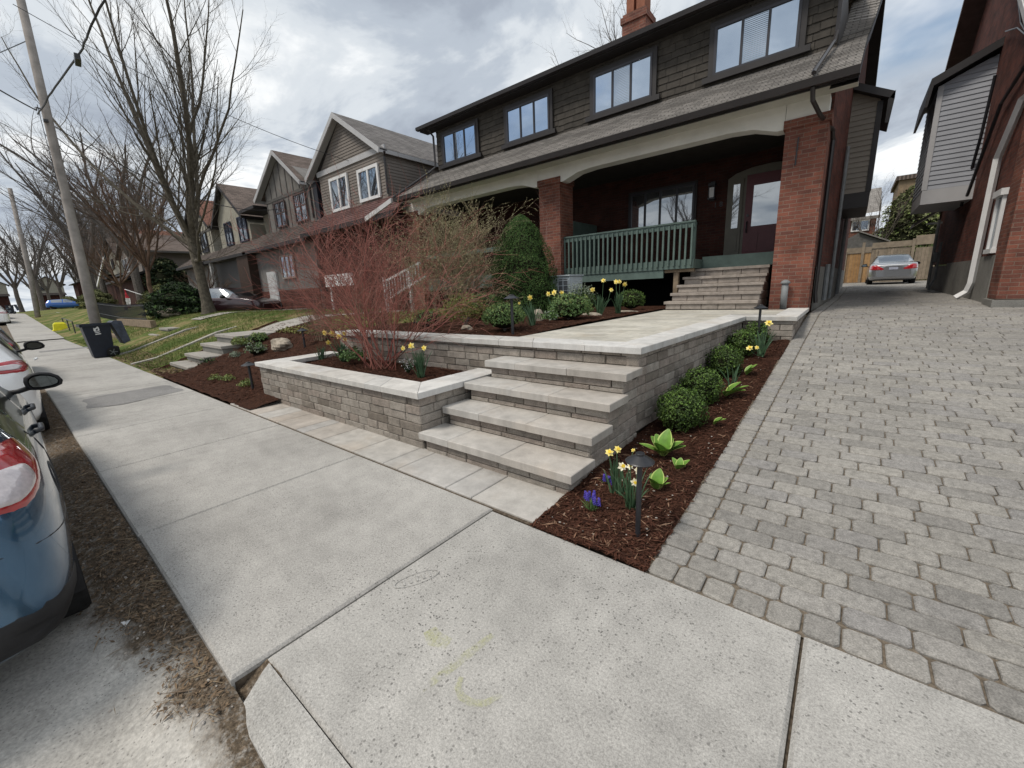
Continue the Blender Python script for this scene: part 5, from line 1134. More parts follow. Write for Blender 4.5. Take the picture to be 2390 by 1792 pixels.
hosta('largest lime hosta, many leaved, between path light and nearest boxwood', (-1.06, 3.22, .11), [(200, .95, .18, .045), (170, .5, .17, .05), (140, .35, .19, .05), (90, .12, .22, .045), (40, .35, .18, .055), (15, .6, .19, .055), (0, .85, .19, .045), (-60, .5, .14, .045), (-110, .35, .15, .045), (-85, .75, .13, .04), (-30, .7, .16, .045), (230, .6, .13, .045)])
hosta('small lime hosta shoot right of the black path light', (-.93, 2.72, .06), [(90, .1, .15, .035), (30, .5, .12, .03), (150, .5, .11, .03), (-60, .5, .11, .035), (-100, .3, .13, .035), (0, .8, .12, .02)])
hosta('tiny lime hosta shoot nearest the cobbles', (-.885, 3.08, .08), [(90, .2, .09, .025), (20, .55, .10, .03), (-60, .5, .10, .03), (160, .5, .10, .025)])
hosta('flat lime hosta leaves beside the second boxwood', (-.93, 4.78, .28), [(0, .9, .24, .05), (-25, 1.1, .25, .05), (30, .6, .2, .06), (-70, .8, .15, .04)])
hosta('small lime hosta sprout at the foot of the nearest boxwood', (-.86, 3.98, .20), [(0, .9, .12, .025), (40, .7, .10, .025), (-40, 1.0, .11, .02)])
hosta('lime hosta leaves tucked beside the middle boxwood', (-.87, 5.55, .38), [(20, .6, .16, .04), (-30, .7, .15, .04), (70, .4, .14, .03), (0, .3, .17, .03)])
def muscari(label, c, spikes, nl):
    t = thing('grape_hyacinth', label, 'grape hyacinth', c, 'grape hyacinths'); mb = MB(); m2 = MB()
    for (dx, dy, h) in spikes:
        top = Vector((c[0]+dx, c[1]+dy, c[2]+h)); m2.tube([(c[0]+dx*.5, c[1]+dy*.5, c[2]), top], .0025, 4)
        for k in range(26):
            tt = k/26; a = k*2.4; r_ = .011*(1-tt*.7); q = top+Vector((math.cos(a)*r_, math.sin(a)*r_, -.055*(1-tt)+.01)); mb.blob(q, .0052, .0052, .0052, 1, 6, 4, 0)
    mb.build('bloom', M_musc, t)
    for i in range(nl):
        a = U(0, 6.28); q = U(.3, .9); d = Vector((math.cos(a)*math.sin(q), math.sin(a)*math.sin(q), math.cos(q))); p = Vector(c); s_ = Vector((-math.sin(a), math.cos(a), 0))*.005; L = U(.07, .13)
        m2.add([p-s_, p+s_, p+d*L*.6+s_*.8, p+d*L*.6-s_*.8, p+d*L+Vector((0, 0, -.015))], [(0, 1, 2, 3), (3, 2, 4)])
    m2.build('leaves', M_grn, t)
muscari('purple blue grape hyacinth clump at the front left corner of the mulch', (-1.20, 2.24, .02), [(-.05, .02, .12), (-.02, -.01, .13), (.01, .02, .12), (-.035, .05, .11), (.03, .0, .11), (.05, .02, .10), (0, .05, .125)], 26)
muscari('smaller grape hyacinth cluster behind, against the stone wall', (-1.27, 2.62, .04), [(-.02, 0, .07), (.02, .01, .06), (.05, -.01, .05), (.0, .03, .05)], 10)
dm = thing('dusty_miller', 'dark leafy plant with white tips in front of the red twigs', 'perennial', (-4.25, 3.12, .52)); mb = MB()
for i in range(90):
    a = U(0, 6.28); q = U(.1, .9); d = Vector((math.cos(a)*math.sin(q)*1.3, math.sin(a)*math.sin(q), math.cos(q))); p = Vector((-4.25, 3.12, .53)); L = U(.05, .19)
    for k in range(4): mb.leaf(p+d*L*(k+1)/4, rvec(), .013, .5, 1 if (k == 3 and rng.random() < .5) else 0)
mb.build('foliage', [M_yew, M_whited], dm)
# rocks
def rock(label, c, rx, ry, rz, seed):
    mb = MB(); mb.blob(c, rx, ry, rz, seed, 16, 10, .22); return tag(mb.build('garden_rock', M_rock, None, False), label, 'rock', 'garden rocks')
rock('pointed tan rock on the sloping mulch bed', (-9.45, 3.72, lz(-9.45, 3.7)+.08), .36, .18, .17, 3)
rock('small round stone beside the daffodils in the upper bed', (-4.15, 5.85, 1.03), .11, .09, .13, 5)
rock('flat pale stone below the left deck daffodils', (-3.72, 7.0, .97), .20, .10, .06, 8)
rock('flat stone lying at the walkway edge near the porch steps', (-3.5, 8.05, .965), .26, .12, .035, 11)
rock('small stone half buried beside the yellow green shrub', (-4.45, 4.4, .965), .10, .07, .05, 12)
rock('long low boulder at the foot of the dark evergreen on the lawn', (-25.6, 5.2, 1.12), 1.1, .5, .28, 14)
# path lights
def pathlight(label, c, h, s=1.0):
    t = thing('path_light', label, 'path light', c, 'black garden path lights'); x, y, z = c
    mb = MB(); mb.tube([(x, y, z-.05), (x, y, z+h-.03*s)], .0155*s, 14); mb.build('stake', M_black, t)
    mb = MB(); mb.lathe((x, y, z+h-.055*s), [(.030*s, -.002), (.081*s, 0), (.083*s, .004), (.078*s, .009), (.030*s, .040), (.026*s, .042), (.026*s, .052), (.024*s, .055)], 48); mb.build('lamp_shade', M_black, t, False)
    return t
pathlight('black path light nearest the camera in the front corner of the side bed', (-.84, 2.16, .02), .535)
pathlight('black path light standing above the long wall beside the green shrub', (-3.40, 4.21, .96), .50, 1.25)
pathlight('black path light at the back end of the boxwood row by the wall corner', (-.98, 6.95, .55), .60, 1.1)
pathlight('black path light at the left end of the planter wall', (-7.50, 2.40, .06), .50, 1.3)
pathlight('small black path light on the slope beyond the planter', (-8.62, 3.84, .52), .42, 1.25)
# ============================================================ TREES
def limb(mb, pts, r0_, r1_, P, nch, cl_, lo=.15):
    pts = [Vector(p) for p in pts]; Q = []
    for i in range(len(pts)-1):   # smooth the limb
        p0 = pts[max(i-1, 0)]; p1_, p2_ = pts[i], pts[i+1]; p3 = pts[min(i+2, len(pts)-1)]
        for k in range(4):
            t = k/4; Q.append(.5*((2*p1_)+(-p0+p2_)*t+(2*p0-5*p1_+4*p2_-p3)*t*t+(-p0+3*p1_-3*p2_+p3)*t**3)+(rvec(.03) if i+k else Vector((0, 0, 0))))
    Q.append(pts[-1]); n = len(Q); rad = [r0_+(r1_-r0_)*i/(n-1) for i in range(n)]
    mb.tube(Q, rad, 8, 0, False); L = sum((b-a).length for a, b in zip(Q, Q[1:]))
    for k in range(nch):
        t = lo+(1-lo)*(k+rng.random())/nch; j = min(int(t*(n-1)), n-2); pp = Q[j].lerp(Q[j+1], t*(n-1)-j); dd = (Q[j+1]-Q[j]).normalized()
        ax_ = dd.cross(rvec()).normalized(); an = R(U(22, 48)); nd = dd*math.cos(an)+ax_*math.sin(an)
        grow(mb, pp, nd, L*cl_*U(.6, 1.15)*(1-.45*t), rad[j]*.36, 0, P)
mp = thing('maple_tree', 'tall bare many limbed maple on the lawn behind the navy bin', 'tree', (-22, 5.9, 1.0)); mb = MB()
mb.tube([(-22.0, 5.9, .85), (-21.98, 5.9, 1.15), (-22.03, 5.9, 1.6), (-22.15, 5.9, 2.6), (-22.3, 5.9, 3.6), (-22.4, 5.95, 4.3)], [.40, .28, .21, .19, .19, .21], 14); mb.build('trunk', M_bark, mp)
mb = MB(); PT = [(6, .05, .10, 7, .45, 33, .5), (6, .07, .11, 7, .5, 30, .5), (4, .09, .08, 5, .55, 34, .55), (4, .11, .05, 0, 0, 0, 0)]
base = (-22.38, 5.93, 3.9)
L_ = [([base, (-23.6, 5.8, 5.9), (-24.5, 5.5, 8.6), (-25.6, 5.2, 12), (-26.6, 5.0, 15.5)], .19, .03), ([base, (-23.2, 6.6, 5.8), (-24.0, 7.2, 8.5), (-24.6, 7.8, 11.5), (-25, 8.2, 15)], .14, .03),
      ([(-22.2, 5.9, 4.1), (-21.7, 5.9, 5.6), (-21.6, 6.3, 7.9), (-22.6, 6.7, 11), (-23.2, 7, 15)], .17, .03), ([(-22.1, 5.9, 4.4), (-21.3, 5.9, 5.6), (-20.0, 5.9, 7.9), (-18.9, 5.7, 10.6), (-18.3, 5.4, 14)], .17, .03),
      ([(-22.2, 5.8, 4.3), (-21.2, 5.1, 6.2), (-19.8, 4.4, 9.0), (-19.2, 4.0, 12.5)], .12, .025), ([(-22.1, 5.85, 3.3), (-21.2, 5.7, 3.35), (-20.3, 5.6, 4.2), (-20.0, 5.6, 6.3), (-19.2, 5.5, 9.6)], .10, .02),
      ([base, (-23.8, 5.0, 5.2), (-25.8, 3.9, 7.4), (-28, 3.0, 10.2), (-29.5, 2.5, 13)], .12, .02), ([(-21.6, 5.9, 5.2), (-20, 6.2, 6.5), (-17.9, 6.6, 8.2), (-15.9, 6.8, 10.5)], .09, .018),
      ([(-21.6, 6.2, 7.9), (-20.8, 6.9, 9.9), (-20.2, 7.5, 13)], .09, .02), ([base, (-23.3, 5.6, 4.8), (-24.9, 5.3, 5.6), (-27.1, 5.0, 6.5)], .07, .015), ([(-20.3, 5.6, 4.2), (-18.6, 5.6, 5.0), (-16.8, 5.6, 6.3), (-15.2, 5.5, 8.0)], .06, .014)]
for k, (pts, a, b) in enumerate(L_): limb(mb, pts, a*.78, b*.8, PT[1:], 19 if k < 6 else 14, .42)
mb.build('branches', M_bark, mp)
def bare_tree(name, label, c, h, r_, seed, m, ncl=7, ang=30, kids=7, group=None, up=.05, PQ=None, mt=None, wand=.12):
    t = thing(name, label, 'tree', c, group); mb = MB(); x, y, z = c; hf = h*.28
    mb.tube([(x, y, z-.3), (x, y, z+.2), (x+U(-.1, .1), y+U(-.1, .1), z+hf*.6), (x+U(-.15, .15), y, z+hf)], [r_*1.5, r_*1.1, r_*.92, r_*.85], 9); mb.build('trunk', m, t)
    mb = MB()
    for i in range(ncl):
        a = i*6.283/ncl+U(-.3, .3); q = R(ang)*U(.4, 1.25); d = (math.cos(a)*math.sin(q), math.sin(a)*math.sin(q), math.cos(q))
        grow(mb, (x, y, z+hf*U(.85, 1)), d, h*.62*U(.8, 1.1), r_*.55, 0, PQ or [(7, wand, up, kids, .5, 34, .5), (5, wand, .06, 6, .5, 36, .5), (4, .13, .04, 6, .5, 40, .55), (3, .14, .02, 0, 0, 0, 0)])
    mb.build('branches', mt or m, t); return t
G_ = 'bare street trees down the road'
t1 = bare_tree('street_tree', 'big gnarled bare tree behind the concrete pole at far left', (-44, 7.5, 1.4), 15, .30, 1, M_barkd, 6, 34, 8, G_, wand=.17)
t2 = bare_tree('budding_tree', 'reddish brown budding tree just left of the maple beyond the pole', (-33, 6.2, 1.1), 9.5, .12, 2, M_bud, 10, 32, 9, None, up=.06)
t3 = bare_tree('street_tree', 'upright bare tree with pale bark beyond the gnarled one', (-58, 6.5, 1.5), 16, .30, 3, M_barkd, 7, 26, 7, G_)
t2b = bare_tree('budding_tree', 'low spreading brown budding tree over the iron fence', (-38.5, 5.6, 1.25), 6.5, .09, 5, M_bud, 10, 48, 9, None, up=.07)
def cpy(t, loc, rz, sc, label):
    c = copy_tree(t); c.location = (loc[0], loc[1], min(loc[2], 1.45)); c.rotation_euler = (0, 0, rz); c.scale = (sc, sc, sc); c['label'] = label; return c
for src, loc, rz, sc, lb in ((t1, (-53, 9.5, 1.6), 2, .95, 'gnarled bare tree in a front garden beyond the brown roofed house'), (t3, (-71, 8.8, 2.0), 1, 1.0, 'bare tree fourth along the left side of the far sidewalk'), (t1, (-84, 10, 2), 4, 1.1, 'far bare tree at the bend of the street, house side'),
        (t3, (-104, 5, 2), 3, 1.1, 'most distant bare tree on the house side of the street'), (t1, (-66, 13, 2), 5, 1.1, 'bare tree standing between two distant houses'), (t3, (-92, -10, 2), 2.2, 1.1, 'distant bare tree across the road, left edge of the view'),
        (t1, (-120, -8, 2), .5, 1.2, 'faint bare tree closing the far end of the street'), (t3, (-78, 10, 2), .5, 1.0, 'bare tree deep in the row between gardens, far left'), (t3, (-12.5, 25, 1), .7, .93, 'bare treetop peeking over the long dark roof'), (t1, (-8.5, 27, 1), 2.7, 1.06, 'bare treetop behind the brick chimney'), (t3, (-98, 12, 2), 1.7, 1.1, 'blurred bare tree behind the most distant gardens'), (t1, (-14, -27, 0), 1.7, .9, 'bare tree across the road behind the photographer'), (t3, (4, -28, 0), .7, .9, 'second bare tree across the road behind the photographer')):
    cpy(src, loc, rz, sc, lb)
FT = ['at the far road end, right of the last pole', 'at the far road end, left of the last pole', 'closing the view beyond the last garden', 'over the farthest roofs', 'in the hazy row behind the last gardens', 'leaning above the far parked cars', 'across the road near the far bend', 'tallest of the far row', 'smallest of the far row', 'where the sidewalk disappears', 'behind the second pole', 'between the last two gardens']
for k, (x, y) in enumerate(((-118, 3), (-125, 9), (-132, -2), (-128, 16), (-140, 6), (-112, 11), (-138, 13), (-150, 0), (-146, -9), (-156, 9), (-88, 14), (-104, 18))):
    cpy((t1, t3)[k % 2], (x, y, 2.0), k*1.3, U(.95, 1.25), 'distant bare tree '+FT[k])
t4 = bare_tree('ornamental_tree', 'small dark spreading bare tree in front of the cream house', (-27.5, 7.6, 1.05), 2.6, .07, 9, M_bud, 8, 55, 7)
# evergreens
def evergreen(name, label, c, rx, ry, h, n, mats, sz=.09, layers=True):
    t = thing(name, label, 'evergreen', c); mb = MB()
    for i in range(n):
        a = U(0, 6.283); u = rng.random()**1.2; k = (1-u**1.6)**.5*(1+.14*math.sin(5*a+3*u)+.14*math.sin(18*u+2*a))*(1-.35*rng.random()**1.5)
        p = Vector((c[0]+rx*k*math.cos(a), c[1]+ry*k*math.sin(a), c[2]+h*u+(.04*h*math.sin(18*u+2*a))))
        for s_ in range(3): mb.leaf(p+rvec(sz*.8), Vector((math.cos(a)*.4, math.sin(a)*.4, 1))+rvec(.7), sz*U(.6, 1.3), .4, 1 if rng.random() < .18 else 0)
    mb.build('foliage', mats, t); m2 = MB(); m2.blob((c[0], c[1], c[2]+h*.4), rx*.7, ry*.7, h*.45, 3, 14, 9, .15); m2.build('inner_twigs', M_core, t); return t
evergreen('yew_bush', 'wide dark green yew bush on the lawn left of the maple trunk', (-26.2, 5.9, 1.02), 2.1, 1.4, 1.45, 4200, [M_yew, M_con], .09)
evergreen('olive_evergreen', 'drooping olive green evergreen behind the cedar fence', (2.75, 38, 1), 2.1, 1.8, 5.9, 5200, [M_ever, M_lime], .13)
evergreen('cedar_tree', 'dark green conifer in a front garden behind the pole', (-44.5, 9.5, 1.3), 2.0, 1.8, 3.8, 2200, [M_yew, M_ever], .14)
hedge_ = evergreen('olive_hedge', 'mossy green rounded hedge in front of the brown roofed house', (-37.5, 7.6, 1.2), 3.2, 1.3, 1.6, 2400, [M_ever, M_yel], .10)
for k, (x, y, sc, lb) in enumerate(((-56, 6.2, 1.0, 'mossy hedge on the garden bank beside the second pole'), (-76, 9.4, 1.2, 'mossy hedge by the most distant gardens'), (-108, 8.5, 1.3, 'last mossy hedge at the end of the sidewalk'))):
    c = copy_tree(hedge_); c.location = (x, y, lz(x, y)-.05); c.scale = (sc, sc, sc); c['label'] = lb
bare_tree('small_tree', 'thin bare tree beside the olive evergreen behind the fence', (.95, 37, 1), 6.5, .07, 4, M_twig, 7, 30, 7)
# ============================================================ CARS
def cat(P, t):
    n = len(P)-1; i = min(int(t*n), n-1); u = t*n-i; a, b, c, d = P[max(i-1, 0)], P[i], P[i+1], P[min(i+2, n)]
    return [.5*(2*q+(-p+r)*u+(2*p-5*q+4*r-s)*u*u+(-p+3*q-3*r+s)*u**3) for p, q, r, s in zip(a, b, c, d)]
def car(name, label, L, W, stations, pnt, wheels, glass_side, glass_rear, glass_front, wr=.33, group=None, lamps=(), sub=5, mir=None, plate=None, extras=None, pillars=()):
    """local frame: rear bumper at x=0, nose at x=L, ground z=0. stations: (x, half width, bottom, shoulder, top, roof half width)"""
    t = thing(name, label, 'car', (0, 0, 0), group); st_ = []
    for i in range(len(stations)-1):
        for k in range(sub): st_.append(cat(stations, (i+k/sub)/(len(stations)-1)))
    st_.append(list(stations[-1]))
    rings = []
    for (x, hw, zb, zs, zt, rw) in st_:
        zt = max(zt, zs+.012); rw = min(rw, hw*.93); g = zt-zs; h = zs-zb
        half = [(0, zb), (hw*.80, zb), (hw*.93, zb+h*.04), (hw*.975, zb+h*.16), (hw*.992, zb+h*.34), (hw, zb+h*.55), (hw*.997, zb+h*.72), (hw*.985, zb+h*.86), (hw*.955, zb+h*.96), (hw*.93, zs),
                (hw*.93+(rw-hw*.93)*.33, zs+g*.33), (hw*.93+(rw-hw*.93)*.68, zs+g*.66), (rw, zs+g*.90), (rw*.93, zs+g*.97), (rw*.6, zt), (0, zt+.004)]
        rings.append([(x, y, z) for y, z in half]+[(x, -y, z) for y, z in half[-2:0:-1]])
    n = len(rings[0]); vs = [p for r_ in rings for p in r_]; body = []; gl = []
    for i in range(len(rings)-1):
        xm = (st_[i][0]+st_[i+1][0])/2; g = (st_[i][4]-st_[i][3]+st_[i+1][4]-st_[i+1][3])/2
        for j in range(n):
            jj = j if j < 15 else n-1-j; q = (i*n+j, (i+1)*n+j, (i+1)*n+(j+1) % n, i*n+(j+1) % n)
            isg = (jj in (9, 10, 11) and glass_side[0] < xm < glass_side[1] and g > .2 and not any(a < xm < b for a, b in pillars)) or (jj in (12, 13, 14) and (glass_rear[0] < xm < glass_rear[1] or glass_front[0] < xm < glass_front[1]))
            (gl if isg else body).append(q)
    body.append(tuple(range(n))[::-1]); body.append(tuple(range((len(rings)-1)*n, len(rings)*n)))
    mb = MB(); mb.add(vs, body); bo = mb.build('body', pnt, t, True)
    for q_ in (-1, -2): bo.data.polygons[q_].use_smooth = False
    mb = MB(); mb.add(vs, gl); mb.build('window', M_glassC, t, True)
    bvh = BVHTree.FromPolygons([Vector(v) for v in vs], body+gl)
    def wrap(outline, org, dr, off, nm, m, par=bo, rings_=5):
        """closed outline (list of 3D points) projected along dr onto the body"""
        c = Vector((sum(p[0] for p in outline)/len(outline), sum(p[1] for p in outline)/len(outline), sum(p[2] for p in outline)/len(outline))); P_ = []
        for k in range(len(outline)):
            n_ = len(outline); a, b, c_, d_ = [Vector(outline[q % n_]) for q in (k-1, k, k+1, k+2)]
            for s_ in range(5):
                t_ = s_/5; P_.append(b.lerp(c_, t_)*.35+.65*.5*(2*b+(-a+c_)*t_+(2*a-5*b+4*c_-d_)*t_*t_+(-a+3*b-3*c_+d_)*t_**3))
        mb = MB(); vv = []; D = Vector(dr).normalized()
        for r_ in range(rings_+1):
            for p in P_:
                q = c.lerp(p, 1-r_/rings_*.98); h_ = bvh.ray_cast(q-D*2, D)
                vv.append((h_[0]-D*(off if r_ else 0)) if h_[0] else q)
        m_ = len(P_); mb.add(vv, [(r_*m_+i, r_*m_+(i+1) % m_, (r_+1)*m_+(i+1) % m_, (r_+1)*m_+i) for r_ in range(rings_) for i in range(m_)]+[tuple(range(rings_*m_, (rings_+1)*m_))])
        return mb.build(nm, m, par, True)
    for (nm, m, org, dr, outl) in lamps: wrap(outl, org, dr, .012, nm, m)
    for x in wheels:
        hw = interp(x, [(s_[0], s_[1]) for s_ in st_])
        for s_ in (1, -1):
            m2 = MB(); yy = s_*(hw-.068); m2.lathe((x, yy, wr), [(wr-.10, -.16), (wr-.015, -.16), (wr, -.14), (wr+.0, .03), (wr-.02, .052), (wr-.09, .05)], 32, (0, s_, 0)); wh = m2.build('wheel', M_rub, t, True)
            m2 = MB(); m2.lathe((x, yy, wr), [(wr-.11, .0), (wr-.10, .035), (wr-.10, .04)], 28, (0, s_, 0))
            for k in range(8): a = k*math.pi/4; m2.obox((x+math.cos(a)*(wr-.2), yy+s_*.04, wr+math.sin(a)*(wr-.2)), (math.cos(a), 0, math.sin(a)), (-math.sin(a), 0, math.cos(a)), (0, 1, 0), wr*.34, .02, .008)
            m2.build('rim', M_rim, wh)
            m2 = MB(); m2.prism([(x+math.cos(a_)*(wr+.05), s_*(hw-.12), wr+.01+math.sin(a_)*(wr+.05)) for a_ in [R(-12+204*k/24) for k in range(25)]], (0, s_*.10, 0)); m2.build('wheel_arch', M_plast, t)
    if mir:
        mx_, my_, mz_, ms_ = mir
        for s_ in (1, -1):
            m2 = MB(); c = Vector((mx_, s_*my_, mz_)); pr = []
            OUT = [(-1, .1), (-.93, .55), (-.6, .92), (-.1, 1), (.45, .8), (.85, .35), (1, -.15), (.9, -.6), (.5, -.85), (-.3, -.95), (-.8, -.8), (-.97, -.4)]
            for xo, k in ((-.05, .80), (-.045, 1.0), (.02, 1.0), (.07, .8), (.11, .45)): pr.append([(c.x+xo*ms_, c.y+s_*a*.125*ms_*k, c.z+b*.085*ms_*k) for a, b in OUT])
            vv = [p for r_ in pr for p in r_]; k_ = len(OUT)
            m2.add(vv, [(r_*k_+i, r_*k_+(i+1) % k_, (r_+1)*k_+(i+1) % k_, (r_+1)*k_+i) for r_ in range(4) for i in range(k_)]+[tuple(range(4*k_, 5*k_))])
            m2.tube([(c.x+.02, c.y-s_*.085*ms_, c.z-.05*ms_), (c.x+.03, c.y-s_*.17*ms_, c.z-.075*ms_), (c.x+.05, c.y-s_*.24*ms_, c.z-.08*ms_)], .022*ms_, 8); mm = m2.build('mirror', M_plast, t, True)
            m2 = MB(); m2.poly([(c.x-.052*ms_, c.y+s_*a*.115*ms_*.80, c.z+b*.072*ms_*.76) for a, b in OUT]); m2.build('mirror_glass', M_mirr, mm)
    if plate:
        px_, pz_ = plate; m2 = MB(); m2.box(px_-.012, px_-.002, -.16, .16, pz_-.055, pz_+.055); m2.build('licence_plate', M_plate, t)
    if extras: extras(t, bo, wrap, bvh)
    return t
HATCH = [(.0, .58, .36, .78, .80, .45), (.05, .74, .27, .90, 1.0, .48), (.22, .835, .24, .97, 1.22, .52), (.55, .872, .22, 1.0, 1.38, .57), (1.1, .885, .19, .99, 1.45, .60), (1.7, .89, .18, .97, 1.47, .61), (2.3, .89, .18, .96, 1.44, .60), (2.85, .885, .18, .95, 1.25, .58), (3.35, .88, .19, .93, .96, .55), (3.9, .86, .20, .84, .86, .55), (4.3, .78, .22, .72, .74, .5), (4.45, .55, .28, .58, .60, .4)]
SEDAN = [(.0, .62, .38, .80, .82, .5), (.06, .78, .27, .93, .96, .5), (.35, .86, .22, 1.0, 1.04, .52), (.75, .89, .20, 1.0, 1.10, .53), (1.25, .90, .19, .99, 1.36, .57), (1.8, .91, .18, .97, 1.45, .60), (2.4, .91, .18, .95, 1.44, .60), (3.0, .90, .18, .94, 1.22, .58), (3.5, .90, .19, .92, .96, .55), (4.1, .88, .20, .84, .86, .55), (4.55, .80, .22, .72, .74, .5), (4.72, .58, .28, .58, .60, .4)]
def lampset(hwr, z0, z1, xin, rear=True, L=0, m=M_red):
    out = []
    for s_ in (1, -1):
        if rear: out.append(('tail_lamp', m, 0, (1, -s_*.55, 0), [(-.3, s_*(hwr-.30), z0+.05), (-.3, s_*(hwr-.32), z1-.03), (-.3+.1, s_*(hwr-.05), z1), (-.3+.35, s_*(hwr+.12), z1-.02), (-.3+.35, s_*(hwr+.12), z0+.03), (-.3+.1, s_*(hwr-.05), z0)]))
    return out
# nearest: charcoal hatchback, tail towards the camera
def dark_extras(t, bo, wrap, bvh):
    for s_ in (1, -1):
        wrap([(0, s_*.58, .90), (0, s_*.60, 1.02), (.12, s_*.80, 1.07), (.36, s_*.95, 1.045), (.31, s_*.93, .94), (.10, s_*.78, .85)], 0, (1, -s_*.7, 0), .014, 'tail_lamp', M_red)
        wrap([(0, s_*.60, .905), (0, s_*.62, .99), (.1, s_*.79, 1.01), (.22, s_*.88, .985), (.19, s_*.87, .92), (.08, s_*.77, .875)], 0, (1, -s_*.7, 0), .024, 'reverse_lamp', M_clear)
        wrap([(0, s_*.3, .30), (0, s_*.3, .42), (.1, s_*.72, .44), (.55, s_*1.0, .40), (.55, s_*1.0, .27), (.1, s_*.75, .27)], 0, (1, -s_*.7, 0), .008, 'lower_bumper', M_plast)
        for (x_, z_) in ((1.32, .93), (2.25, .92)):
            h_ = bvh.ray_cast(Vector((x_, s_*3, z_)), Vector((0, -s_, 0)))
            if h_[0]:
                m2 = MB(); y_ = h_[0].y; m2.tube([(x_-.09, y_, z_), (x_-.07, y_+s_*.03, z_+.005), (x_+.07, y_+s_*.032, z_+.008), (x_+.09, y_, z_)], .014, 8); m2.build('door_handle', M_black, bo, True)
    m2 = MB(); pts = []
    for k in range(33):
        a = k*2*math.pi/32; h_ = bvh.ray_cast(Vector((.66+.10*math.cos(a), -3, .79+.085*math.sin(a))), Vector((0, 1, 0)))
        if h_[0]: pts.append(h_[0]+Vector((0, -.001, 0)))
    if len(pts) > 10: m2.tube(pts, .0035, 4); m2.build('fuel_flap_seam', M_black, bo)
    for (pa, pb, nm) in (((.02, .70), (.80, .60), 'bumper_seam'), ((.95, 1.0), (.95, .35), 'door_seam')):
        m2 = MB(); pts = []
        for k in range(13):
            q = k/12; x_ = pa[0]+(pb[0]-pa[0])*q; z_ = pa[1]+(pb[1]-pa[1])*q; h_ = bvh.ray_cast(Vector((x_, -3, z_)), Vector((0, 1, 0)))
            if h_[0]: pts.append(h_[0]+Vector((0, -.0005, 0)))
        if len(pts) > 3: m2.tube(pts, .003, 4); m2.build(nm, M_black, bo)
c1 = car('parked_car', 'charcoal hatchback parked nearest the camera, red tail lamp and black mirror in view', 4.45, 1.78, HATCH, P_dark, (.78, 3.45), (.62, 3.0), (.12, .62), (2.45, 3.3), .32, 'cars parked along the kerb', extras=dark_extras, mir=(2.72, .985, 1.055, .86), plate=(.04, .78), pillars=((1.02, 1.12), (1.85, 1.97)), sub=7)
c1.location = (-2.40, -.855, -.12); c1.rotation_euler = (0, 0, math.pi)
def white_extras(t, bo, wrap, bvh):
    for s_ in (1, -1):
        wrap([(0, s_*.42, .93), (0, s_*.42, 1.02), (.12, s_*.80, 1.045), (.34, s_*.97, 1.0), (.30, s_*.95, .93), (.10, s_*.80, .90)], 0, (1, -s_*.6, 0), .014, 'tail_lamp', M_red)
        wrap([(0, s_*.45, .96), (0, s_*.45, .995), (.10, s_*.76, 1.01), (.18, s_*.84, .975), (.10, s_*.76, .94)], 0, (1, -s_*.6, 0), .022, 'reverse_lamp', M_clear)
        m2 = MB(); m2.tube([(1.5, s_*.93, .93), (1.52, s_*.955, .94), (1.66, s_*.955, .94), (1.68, s_*.93, .93)], .013, 6); m2.build('door_handle', P_white, bo, True)
c2 = car('parked_car', 'white hatchback parked ahead of the charcoal car with long red tail lamp', 4.4, 1.8, HATCH, P_white, (.78, 3.45), (.62, 3.0), (.12, .62), (2.45, 3.3), .33, 'cars parked along the kerb', extras=white_extras, mir=(2.72, 1.0, 1.07, .92), plate=(.04, .78), pillars=((1.02, 1.12), (1.85, 1.97)))
c2.location = (-7.62, -.72, -.12); c2.rotation_euler = (0, 0, math.pi)
c3 = car('parked_car', 'dark maroon car just visible over the white hatchback', 4.6, 1.8, HATCH, P_maroon, (.8, 3.5), (.62, 3.0), (.12, .62), (2.45, 3.3), .34, 'cars parked along the kerb', lamps=lampset(.72, .9, 1.02, 0), pillars=((1.02, 1.12),))
c3.location = (-13.2, -.70, -.12); c3.rotation_euler = (0, 0, math.pi)
for x, lb in ((-50, 'white car far down the street at the left edge'), (-58, 'second white car parked farthest down the kerb')):
    c = copy_tree(c2); c.location = (x, -.3, street(x)-.12); c.rotation_euler = (0, 0, math.pi); c['label'] = lb
c4 = car('parked_sedan', 'silver sedan parked at the end of the driveway facing the fence', 4.7, 1.78, SEDAN, P_silver, (.95, 3.75), (1.0, 3.15), (.62, 1.35), (2.65, 3.45), .33, None,
         lamps=[l for s_ in (1, -1) for l in (('tail_lamp', M_red, 0, (1, -s_*.3, 0), [(0, s_*.38, .70), (0, s_*.36, .76), (0, s_*.62, .93), (.05, s_*.80, .93), (.25, s_*.95, .88), (.25, s_*.95, .78), (.05, s_*.80, .71)]),)] +
         [('trunk_strip', M_rim, 0, (1, 0, 0), [(0, -.34, .845), (0, -.34, .865), (0, .34, .865), (0, .34, .845)])], mir=(2.95, 1.03, 1.0, 1.0), plate=(-.005, .76))
c4.location = (1.50, 27.0, .975); c4.rotation_euler = (0, 0, math.pi/2)
c5 = car('parked_sedan', 'black car parked in a driveway behind the maple trunk', 4.5, 1.8, SEDAN, P_maroon, (.95, 3.75), (1.0, 3.15), (.62, 1.35), (2.65, 3.45), .33, None, lamps=lampset(.74, .86, 1.0, 0), mir=(2.95, 1.03, 1.0, 1.0))
c5.location = (-26.6, 6.45, .78); c5.rotation_euler = (0, 0, R(29))
c6 = car('parked_hatchback', 'bright blue compact car parked on a rise beyond the iron fence', 4.3, 1.78, HATCH, P_blue, (.78, 3.35), (.62, 3.0), (.12, .62), (2.45, 3.3), .33, None, lamps=lampset(.72, .9, 1.02, 0), pillars=((1.85, 1.97),))
